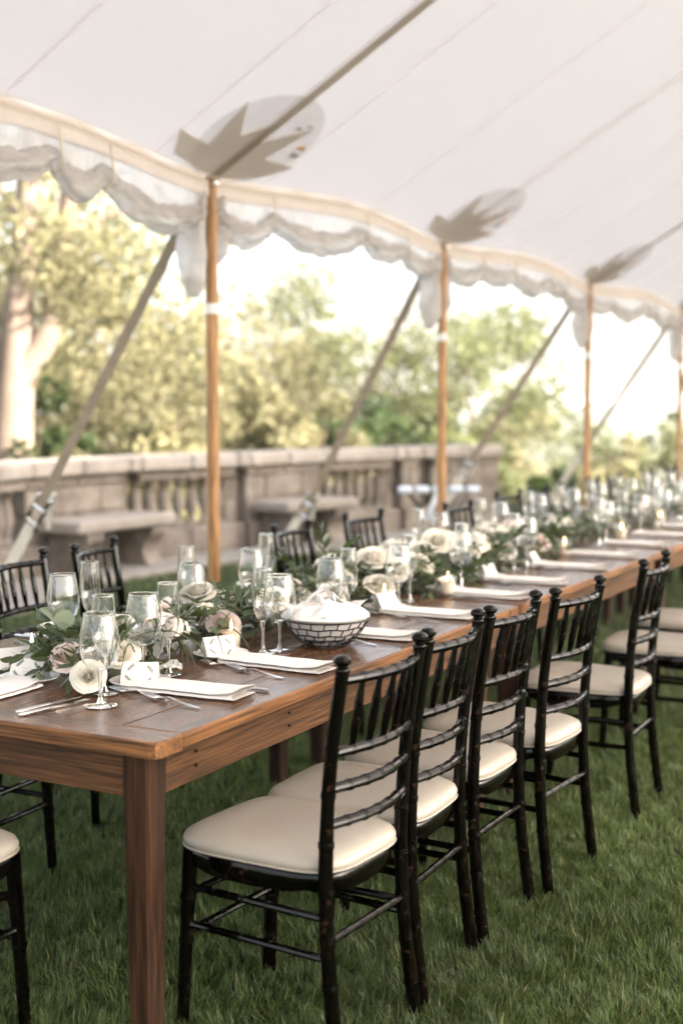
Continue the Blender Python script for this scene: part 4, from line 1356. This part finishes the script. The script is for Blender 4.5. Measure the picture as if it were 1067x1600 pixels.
# votive candles
cup_prof = shell([(.0005, 0), (.026, 0), (.0285, .003), (.033, .050), (.0350, .078)], .0022)
cup_me = lathe_mesh('cup', cup_prof, M['bowl'], 28)
wax_me = lathe_mesh('wax', [(.0005, .004), (.0255, .004), (.0305, .052), (.0290, .0535), (.012, .0515), (.0005, .0515)], M['wax'], 24)
fl = MB(); fl.lathe([(.0004, .058), (.0035, .062), (.0048, .069), (.0036, .079), (.0016, .089), (.0003, .096)], 10); fl_me = fl.mesh('flame', M['flame'])
wk = MB(); wk.tube([(0, 0, .050), (.0004, 0, .060)], .0009, 6); wk_me = wk.mesh('wick', M['wire'])
def candle(x, y, lab):
    o = empty('votive_candle', (x, y, TZ)); tag(o, lab, 'candle', 'lit votive candles along the garland')
    c = put('cup', cup_me, o); w_ = put('wax', wax_me, o); put('wick', wk_me, w_); put('flame', fl_me, w_)
for x, y, lab in [(-.441, .985, 'lit votive candle left of the wire basket under the blush rose'), (-.384, 1.945, 'lit votive candle behind the second napkin past the basket'), (-.322, 2.40, 'lit votive candle beside the fifth napkin near the table joint'),
                  (-.36, 3.98, 'lit votive candle at the far end of the second table'), (-.34, 4.95, 'lit votive candle on the third table, near side'), (-.36, 5.9, 'second lit votive candle on the third table'), (-.82, .50, 'votive candle among the leaves at the table head'), (-.36, 7.0, 'lit votive candle on the fourth table')]:
    candle(x, y, lab)

# wire bread basket with linen
bx, by = -.225, 1.205
bk = empty('bread_basket', (bx, by, TZ), 0.3); tag(bk, 'black wire bread basket with an open brick-pattern lattice on the table edge', 'basket')
def bowl_r(z): return .062 + (.142 - .062) * (z / .088) ** .62
def ring(name, r_, z, th, wav=0.0):
    mb = MB(); n = 40
    mb.tube([(r_ * math.cos(2 * math.pi * i / n), r_ * math.sin(2 * math.pi * i / n), z + wav * math.sin(2 * math.pi * i / n * 9)) for i in range(n + 1)], th, 6, cap=False)
    mb.build(name, M['wire'], bk)
zs = [.004, .022, .042, .064, .086]
for i, z in enumerate(zs): ring('rim' if i == 4 else 'wire_ring', bowl_r(z), z, .0030 if i == 4 else .0024, 0.0 if i in (0, 4) else .002)
for i in range(4):
    n = 20
    for j in range(n):
        a = 2 * math.pi * (j + (i % 2) * .5) / n
        z0_, z1_ = zs[i], zs[i + 1]
        mb = MB()
        mb.tube([(bowl_r(z0_) * math.cos(a), bowl_r(z0_) * math.sin(a), z0_), (bowl_r(z1_) * math.cos(a + .03), bowl_r(z1_) * math.sin(a + .03), z1_)], .0023, 5)
        mb.build('wire', M['wire'], bk)
ring('foot_ring', .060, .002, .0028)
lin = MB()
def linen(u, v):
    a = 2 * math.pi * u
    # v 0..0.45 bowl lining, then the folded crown
    if v < .42:
        z = .008 + (v / .42) * .082; r_ = (bowl_r(z) - .006) * min(1, .25 + v / .10)
        if v == 0: r_ = .002
        return (r_ * math.cos(a), r_ * math.sin(a), z)
    t = (v - .42) / .58
    fold = abs(noise.noise((math.cos(a) * 1.6, math.sin(a) * 1.6, 3.0))) * 1.6 + .5 * noise.noise((math.cos(a) * 4, math.sin(a) * 4, t * 2))
    r_ = (.140 + .010 * fold * (1 - t)) * (1 - t ** 1.4 * .985)
    z = .090 + .030 * math.sin(math.pi * min(1, t * .6)) + .020 * fold * math.sin(math.pi * t)
    return (r_ * math.cos(a), r_ * math.sin(a), z)
lin.grid(linen, 90, 40, closed_u=True)
# stiff folded corners: creased flaps standing round the bundle, some falling over the rim
for k, (aa, rr_, hh_, w0, out, zb) in enumerate(((2.7, .085, .095, .20, -.05, .085), (1.2, .075, .075, .19, -.03, .088), (4.3, .085, .060, .21, -.06, .088), (5.5, .080, .062, .19, -.05, .088),
        (0.2, .095, .055, .17, .035, .085), (3.5, .100, .050, .16, .045, .085), (3.9, .03, .098, .16, .02, .07), (0.9, .02, .088, .15, -.01, .075), (3.25, .138, -.035, .15, .022, .097), (5.0, .136, .018, .14, .012, .09))):
    c = Vector((rr_ * math.cos(aa), rr_ * math.sin(aa), zb))
    d = Vector((math.cos(aa), math.sin(aa), 0)); s_ = Vector((-d.y, d.x, 0))
    skew = (-.3, .25, .15, -.2, .3, -.1, .35, -.3, .1, -.2)[k]
    def flap(u, v, c=c, d=d, s_=s_, hh_=hh_, k=k, w0=w0, out=out, skew=skew):
        w_ = w0 * (1 - v * .86)
        cr = abs(u - .5 + .12 * math.sin(k * 2.0))
        p = c + s_ * ((u - .5) * w_ + skew * v * .07) + Vector((0, 0, hh_ * v * (1 - .25 * cr))) + d * (out * v * v - .09 * cr * cr * 4 * .5 + .05 * cr * v)
        return p + Vector((noise.noise((u * 2.5, v * 2.5, k)), noise.noise((u * 2.5, v * 2.5, k + 5)), 0)) * .010
    lin.grid(flap, 12, 8)
ln = lin.build('basket_linen', M['napkin'], None, ang=60, loc=(bx, by, TZ + .004), rot=(0, 0, .3))
tag(ln, 'white linen bundled and folded inside the black wire basket', 'napkin')

# ------------------------------------------------------------------ garland and flowers
def leaf_mesh(name, outline, m, curl, fold):
    """outline: (s along, half width); a midrib fold and lengthwise curl"""
    mb = MB(); vs = []
    for s, w in outline:
        z = curl * s * s
        vs += [(s, -w, z + fold * w), (s, 0, z), (s, w, z + fold * w)]
    k = len(outline)
    fs = []
    for i in range(k - 1):
        fs += [(i * 3, i * 3 + 3, i * 3 + 4, i * 3 + 1), (i * 3 + 1, i * 3 + 4, i * 3 + 5, i * 3 + 2)]
    mb.add(vs, fs)
    return mb.mesh(name, m, ang=80)
rus = [(0, .06), (.12, .10), (.3, .185), (.5, .205), (.72, .15), (.9, .06), (1, .005)]
euc = [(0, .06), (.1, .20), (.3, .38), (.55, .42), (.8, .32), (.95, .14), (1, .02)]
thin = [(0, .03), (.2, .07), (.5, .085), (.8, .05), (1, .004)]
LEAF = {'r': [leaf_mesh('leaf', rus, M['ruscus'], c, f) for c, f in ((-.25, .25), (-.05, .3), (.15, .2))],
        'e': [leaf_mesh('leaf', euc, M['euc'], c, f) for c, f in ((-.2, .12), (.1, .1), (.25, -.1))],
        't': [leaf_mesh('leaf', thin, M['ruscus'], c, f) for c, f in ((-.3, .2), (.2, .2))]}
camv = cam.location.copy()
def garland(y0, y1, n_spray, n_single, label, seed, tall=()):
    q = random.Random(seed)
    o = empty('leaf_garland', (-.58, (y0 + y1) / 2, TZ)); tag(o, label, 'garland', 'leafy garlands down the middle of the tables')
    O = o.location.copy()
    Lv = []                                   # (kind, index, matrix, size)
    stems = MB()
    core = MB()
    pth = [Vector((-.58 + .05 * noise.noise((y * 1.7, seed, 0)), y, TZ + .03)) - O for y in np.arange(y0, y1 + .01, .08)]
    core.tube(pth, .007, 6); core.build('vine', M['twig'], o)
    def spray(base, d, L, kind, n, size, lift):
        pts = [base + d * (L * t) + Vector((0, 0, lift * math.sin(t * 2.4) - .05 * t * t)) for t in [i / 6 for i in range(7)]]
        pts = [Vector((p.x, p.y, max(p.z, TZ + .006))) for p in pts]
        stems.tube([p - O for p in pts], [.0022] * 5 + [.0014, .0008], 5)
        for i in range(n):
            t = (i + .6) / n * 6; i0 = min(5, int(t)); p = pts[i0].lerp(pts[i0 + 1], t - i0)
            tg = (pts[i0 + 1] - pts[i0]).normalized()
            side = tg.cross(Vector((0, 0, 1))).normalized() * (1 if i % 2 else -1)
            ax = (tg * q.uniform(.35, .8) + side * q.uniform(.5, 1) + Vector((0, 0, q.uniform(-.15, .65)))).normalized()
            leafat(kind, p, ax, size * q.uniform(.75, 1.2))
        leafat(kind, pts[-1], (pts[-1] - pts[-2]).normalized(), size)
    def leafat(kind, p, ax, size):
        tip = p + ax * size
        if max(p.x, tip.x) > -.455 and p.y < 2.15 and not (.2 < p.y < .40 and p.x < -.39): return
        if p.z < TZ + .012 and ax.z < 0: ax = Vector((ax.x, ax.y, .08)).normalized()
        upv = Vector((q.gauss(0, .5), q.gauss(0, .5), 1)).normalized()
        yv = upv.cross(ax)
        if yv.length < .05: yv = Vector((1, 0, 0)).cross(ax)
        yv.normalize(); zv = ax.cross(yv)
        m3 = Matrix((ax, yv, zv)).transposed() * size
        mt = Matrix.Translation(p - O) @ m3.to_4x4()
        Lv.append((kind, q.randrange(len(LEAF[kind])), mt, size * (1.6 if kind == 'e' else 1)))
    for i in range(n_spray):
        y = q.uniform(y0, y1)
        x = -.58 + q.gauss(0, .075)
        sg = q.choice((-1, 1))
        d = Vector((q.gauss(0, .45) + (.45 if x > -.58 else -.45) * q.random(), sg * q.uniform(.5, 1), 0)).normalized()
        kind = q.choice('rrrreet')
        spray(Vector((x, y, TZ + q.uniform(.02, .115))), d, q.uniform(.13, .24), kind, q.randint(7, 11), {'r': .056, 'e': .040, 't': .07}[kind], q.uniform(.01, .07))
    for i in range(n_single):
        y = q.uniform(y0, y1)
        p = Vector((-.58 + q.gauss(0, .10), y, TZ + q.uniform(.012, .12)))
        a = q.uniform(0, 6.28)
        kind = q.choice('rree')
        leafat(kind, p, Vector((math.cos(a), math.sin(a), q.uniform(-.1, .5))).normalized(), {'r': .060, 'e': .042}[kind])
    for x, y, dx, dy, L, kind, n, sz, lift in tall:
        spray(Vector((x, y, TZ + .05)), Vector((dx, dy, .8)).normalized(), L, kind, n, sz, lift)
    stems.build('stem', M['stem'], o)
    # the largest in the picture become single leaves, the others one mass
    Lv.sort(key=lambda l: -l[3] / max(.5, ((l[2].translation + O) - camv).length) * (1 + l[2].translation.z * 3))
    keep = 300 if (y0 < 2) else 150 if y0 < 4 else 0
    for kind, ix, mt, _ in Lv[:keep]:
        put('leaf', LEAF[kind][ix], o, mtx=mt)
    rest = {}
    for kind, ix, mt, _ in Lv[keep:]:
        mb = rest.setdefault('euc' if kind == 'e' else 'ruscus', MB())
        me = LEAF[kind][ix]
        mb.add([mt @ v.co for v in me.vertices], [tuple(p.vertices) for p in me.polygons])
    for mk, mb in rest.items():
        tag(mb.build('foliage', M[mk], o, ang=80), kind='stuff')
    return o
garland(.34, 2.22, 185, 240, 'green leaf garland on the nearest table, from the large rose past the wire basket', 3,
        tall=[(-.62, 1.95, -.15, .05, .26, 'r', 12, .06, .02), (-.66, 2.02, .25, .2, .22, 'r', 11, .06, .02), (-.70, 1.9, -.4, -.3, .2, 'r', 10, .055, .02), (-.6, 1.9, .5, -.1, .2, 'r', 11, .06, .03), (-.74, .70, -.1, .0, .10, 'r', 4, .05, .02),
              (-.47, .27, .3, -.3, .12, 't', 10, .05, .02), (-.42, .36, .2, .3, .14, 't', 12, .05, .02), (-.62, .42, -.4, .1, .16, 'e', 7, .06, .02)])
garland(2.20, 4.45, 140, 190, 'green leaf garland on the second table, trailing towards the near edge', 5,
        tall=[(-.35, 2.75, .5, .4, .28, 'r', 14, .06, .0), (-.33, 2.6, .6, .2, .24, 'r', 12, .06, .0), (-.36, 2.9, .4, .5, .26, 'r', 14, .06, .0), (-.4, 3.7, .4, .3, .24, 'r', 12, .06, .01)])
garland(4.62, 6.75, 60, 90, 'green leaf garland on the third table', 6)
garland(6.9, 9.0, 40, 60, 'green leaf garland on the fourth table', 8)
garland(9.2, 11.3, 30, 50, 'green leaf garland on the farthest table', 9)

LAY = [  # petals, ring radius, height, arc, outward curl of the rim, foot radius
    (1, .085, 1.00, 330, .00, .05), (3, .15, .99, 190, .02, .06), (3, .24, .96, 165, .05, .08), (4, .35, .91, 135, .10, .10),
    (4, .48, .83, 125, .18, .12), (5, .62, .70, 105, .30, .14), (5, .74, .52, 95, .42, .16)]
def petal_mesh(m, r_, h, arc, curl, foot):
    """one cupped petal wrapped round the flower's axis, rim rolled outwards (unit radius flower)"""
    mb = MB()
    def f(u, v):
        a = (u - .5) * 2
        wv = .45 + .55 * math.sin(math.pi / 2 * min(1, v / .55))
        phi = R(arc) / 2 * a * wv + (.25 * v if arc > 300 else 0)
        hh = h * (1 - .20 * abs(a) ** 3) - (.06 * math.sin(a * 5) * v if arc < 150 else 0) * .5
        cv = max(0, v - .62) / .38
        rr = foot + (r_ - foot) * math.sin(math.pi / 2 * min(1, v / .8)) + curl * cv ** 1.6 + (.05 * (u if arc > 300 else u * .8))
        z = hh * v - curl * .30 * cv ** 2
        return (rr * math.cos(phi), rr * math.sin(phi), z)
    mb.grid(f, 10, 7)
    return mb.mesh('petal', m, ang=80)
PET = {k: [petal_mesh(M[k], *l[1:]) for l in LAY] for k in ('white_petal', 'pink_petal')}
def rose(x, y, z, size, kind, lab, tilt=(0, 0, 1), group='roses in the garland'):
    o = empty('rose', (x, y, z))
    o.rotation_euler = (Vector(tilt).to_track_quat('Z', 'Y') @ Euler((0, 0, rnd.uniform(0, 6))).to_quaternion()).to_euler()
    tag(o, lab, 'rose', group)
    S_ = size * .80
    for li, l in enumerate(LAY):
        for k in range(l[0]):
            a = 2 * math.pi * (k + rnd.uniform(-.1, .1)) / l[0] + li * 1.1
            q_ = rnd.uniform(.93, 1.07)
            put('petal', PET[kind][li], o, mtx=Matrix.Rotation(a, 4, 'Z') @ Matrix.Rotation(R(rnd.uniform(-3, 5) * (li > 3)), 4, 'Y') @ Matrix.Diagonal((S_ * q_, S_ * q_, S_ * .95, 1)))
    return o
def bloom_cluster(name, x, y, z, r_, m, lab, seed, n=60, fsize=.022, cat='flower', flat=.7):
    """ball of many small four-petalled florets: one mesh"""
    q = random.Random(seed); mb = MB()
    for i in range(n):
        v = Vector((q.gauss(0, 1), q.gauss(0, 1), q.gauss(.35, 1))).normalized()
        if v.z < -.25: continue
        c = Vector((v.x * r_, v.y * r_, v.z * r_ * flat)) * q.uniform(.82, 1.05)
        u = v.cross(Vector((q.gauss(0, 1), q.gauss(0, 1), q.gauss(0, 1)))).normalized(); w = v.cross(u)
        for k in range(4):
            a = k * math.pi / 2; d = u * math.cos(a) + w * math.sin(a); e = v.cross(d)
            s = fsize * q.uniform(.7, 1.1)
            mb.add([c, c + d * s * .55 + e * s * .45 + v * s * .25, c + d * s + v * s * .30, c + d * s * .55 - e * s * .45 + v * s * .25], [(0, 1, 2, 3)])
    o = empty(name, (x, y, z)); tag(o, lab, cat, 'white flower heads in the garland')
    tag(mb.build('floret', m, o, smooth=False), kind='stuff')
    st = MB(); st.tube([(0, 0, r_ * .3), (0.01, 0, -.03), (.02, .01, -z + TZ + .01)], .003, 6); st.build('stem', M['stem'], o)
    return o
RO = [(-.412, .262, .808, .051, 'white_petal', 'large open white rose beside the nearest wine glass, facing the camera', (.45, -.75, .50)),
      (-.47, .46, .80, .058, 'white_petal', 'white rose behind the second place card', (0.45, -0.51, 0.80)),
      (-.70, .50, .795, .055, 'pink_petal', 'pale blush rose left of the nearest wine glass', (0.38, -0.42, 0.80)),
      (-.56, .36, .80, .060, 'pink_petal', 'pale pink rose left of the large white rose, behind the nearest glass', (.2, -.5, .8)),
      (-.60, .62, .83, .060, 'white_petal', 'white rose behind the second place flute, high in the leaves', (.3, -.5, .8)),
      (-.52, .74, .83, .058, 'pink_petal', 'blush rose between the second flute and the first candle', (.4, -.4, .8)),
      (-.70, 1.18, .86, .062, 'white_petal', 'white rose behind the creamy flower cluster', (.1, -.4, .9)),
      (-.52, 1.36, .83, .062, 'white_petal', 'white rose behind the left side of the wire basket', (.3, -.5, .8)),
      (-.60, 2.26, .87, .068, 'white_petal', 'white rose on the crest above the third candle', (.3, -.4, .9)),
      (-.50, 2.48, .83, .066, 'white_petal', 'white rose leaning out past the third candle', (.6, -.4, .6)),
      (-.66, .90, .835, .055, 'pink_petal', 'pale pink rose behind the flute of the second place', (0.30, -0.33, 0.80)),
      (-.50, 1.03, .80, .055, 'pink_petal', 'pink rose above the first votive candle', (0.47, -0.54, 0.80)),
      (-.60, 1.62, .83, .055, 'pink_petal', 'blush rose behind the wire basket', (0.40, -0.45, 0.80)),
      (-.45, 2.03, .80, .062, 'white_petal', 'white rose above the second votive candle', (0.32, -0.36, 0.80)),
      (-.52, 1.80, .80, .055, 'white_petal', 'white rose right of the wire basket', (0.50, -0.57, 0.80)),
      (-.50, 2.30, .83, .065, 'white_petal', 'white rose between the second and third votive candles', (0.42, -0.48, 0.80)),
      (-.66, 2.42, .86, .065, 'white_petal', 'white rose near the joint of the first two tables', (0.35, -0.39, 0.80)),
      (-.70, 2.10, .86, .06, 'white_petal', 'white rose on the far flank beside the tall sprigs', (0.27, -0.60, 0.80)),
      (-.48, 3.42, .80, .062, 'white_petal', 'white rose low in the second garland', (0.45, -0.51, 0.80)),
      (-.46, 3.86, .80, .060, 'pink_petal', 'pink rose at the far end of the second garland', (0.38, -0.42, 0.80)),
      (-.54, 2.62, .87, .065, 'white_petal', 'white rose over the near flank of the second garland', (0.30, -0.33, 0.80)),
      (-.62, 2.95, .88, .068, 'white_petal', 'white rose on the crest of the second garland', (0.47, -0.54, 0.80))]
for i, (x, y, z, s, k, lab, tl) in enumerate(RO): rose(x, y, z + (.022 if i else 0), s * (1.08 if i else 1), k, lab, tl)
q = random.Random(21)
BC = [('hydrangea', -.60, 1.07, .835, .058, 'white_petal', 'creamy flower cluster above the pink rose by the first candle')]
for x, y, z, r_, lab in ((-.50, .56, .815, .032, 'small white flower cluster behind the second place flute'), (-.55, .84, .835, .035, 'small white flower cluster left of the first candle'), (-.72, 1.36, .845, .04, 'small white flower cluster before the first tent pole'),
        (-.52, 1.55, .84, .04, 'small white flower cluster right behind the wire basket'), (-.56, 1.95, .855, .042, 'small white flower cluster above the second candle')):
    BC.append(('hydrangea', x, y, z, r_, 'white_petal', lab))
descr = ['left of the pair of glasses by the second candle', 'beside the flute left of the second pole', 'heaped before the far chair at the second pole', 'on the crest of the second garland', 'spilling over the near flank of the second garland', 'behind the leafy tip of the second garland']
for i, (x, y, z, r_) in enumerate([(-.72, 2.35, .85, .06), (-.78, 2.85, .87, .07), (-.70, 3.15, .89, .085), (-.56, 3.25, .87, .08), (-.50, 3.05, .85, .07), (-.66, 3.7, .88, .085)]):
    BC.append(('hydrangea', x, y, z, r_, 'white_petal', f'white flower cluster {descr[i]}'))
yy = 4.1; i = 0
while yy < 10.8:
    BC.append(('hydrangea', -.60 + q.uniform(-.14, .14), yy, .84 + q.uniform(0, .04), q.uniform(.06, .085), 'white_petal' if i % 4 else 'pink_petal', f'{ORD[min(i, 12)] if i < 13 else "last"} {"white" if i % 4 else "pink"} flower cluster along the far garlands past the second table'))
    yy += .52; i += 1
for j, (nm, x, y, z, r_, mk, lab) in enumerate(BC): bloom_cluster(nm, x, y, z, r_, M[mk], lab, j, n=90 if y < 4 else 60, fsize=.024)
# dusty miller: pale notched leaves by the second place card
dm = MB()
def frilly(u, v):
    a = (u - .5) * 2
    w = .5 * math.sin(math.pi * min(1, .1 + .8 * v)) * (1 + .16 * math.sin(v * 34))
    return (v, a * w, .18 * math.sin(v * 3) + .10 * abs(a) + .05 * math.sin(a * 9 + v * 7))
dm.grid(frilly, 8, 24); dme = dm.mesh('dusty_miller_leaf', M['dusty'])
for i, (x, y, z, rz, ry, s, lab) in enumerate([(-.44, .60, .80, R(60), R(-50), .085, 'pale notched dusty miller leaf upright behind the white rose bud'), (-.38, .49, .775, R(20), R(-12), .09, 'pale notched dusty miller leaf lying by the second flute foot'), (-.52, .56, .81, R(150), R(-35), .07, 'pale dusty miller leaf leaning left in the garland')]):
    o = put('dusty_miller_leaf', dme, None, (x, y, z), (0, ry, rz), s); tag(o, lab, 'leaf', 'dusty miller leaves')

# ------------------------------------------------------------------ folding tray stand by the wall
c = at(683, 12.3)
ts = empty('tray_stand', (c.x, c.y, 0), YAW + R(4)); tag(ts, 'black folding tray stand with pale blue padded straps behind the second tent pole', 'tray stand')
for s_ in (-1, 1):
    for k in (-1, 1):
        mb = MB(); mb.tube([(-.30 * k, s_ * .17, .0), (.30 * k, s_ * .17 * 1.0, .74)], .011, 8); mb.build('leg', M['blackmetal'], ts)
for k in (-1, 1):
    mb = MB(); mb.tube([(.30 * k, -.19, .74), (.30 * k, .19, .74)], .012, 8); mb.build('crossbar', M['blackmetal'], ts)
mb = MB(); mb.tube([(-.40, -.17, .75), (.40, -.17, .75)], .010, 8); mb.build('top_bar', M['blackmetal'], ts)
for i in range(5):
    mb = MB(); x = -.33 + i * .163
    mb.tube([(x - .065, -.17, .752), (x - .05, -.17, .752), (x + .05, -.17, .752), (x + .065, -.17, .752)], [.026, .036, .036, .026], 12)
    mb.build('padding', M['bluepad'], ts)
mb = MB()
mb.grid(lambda u, v: (-.02 - .12 * u + (v - .5) * .05, -.19 - .02 * math.sin(u * 3), .73 - .28 * u), 8, 2)
mb.build('hanging_strap', M['bluepad'], ts)
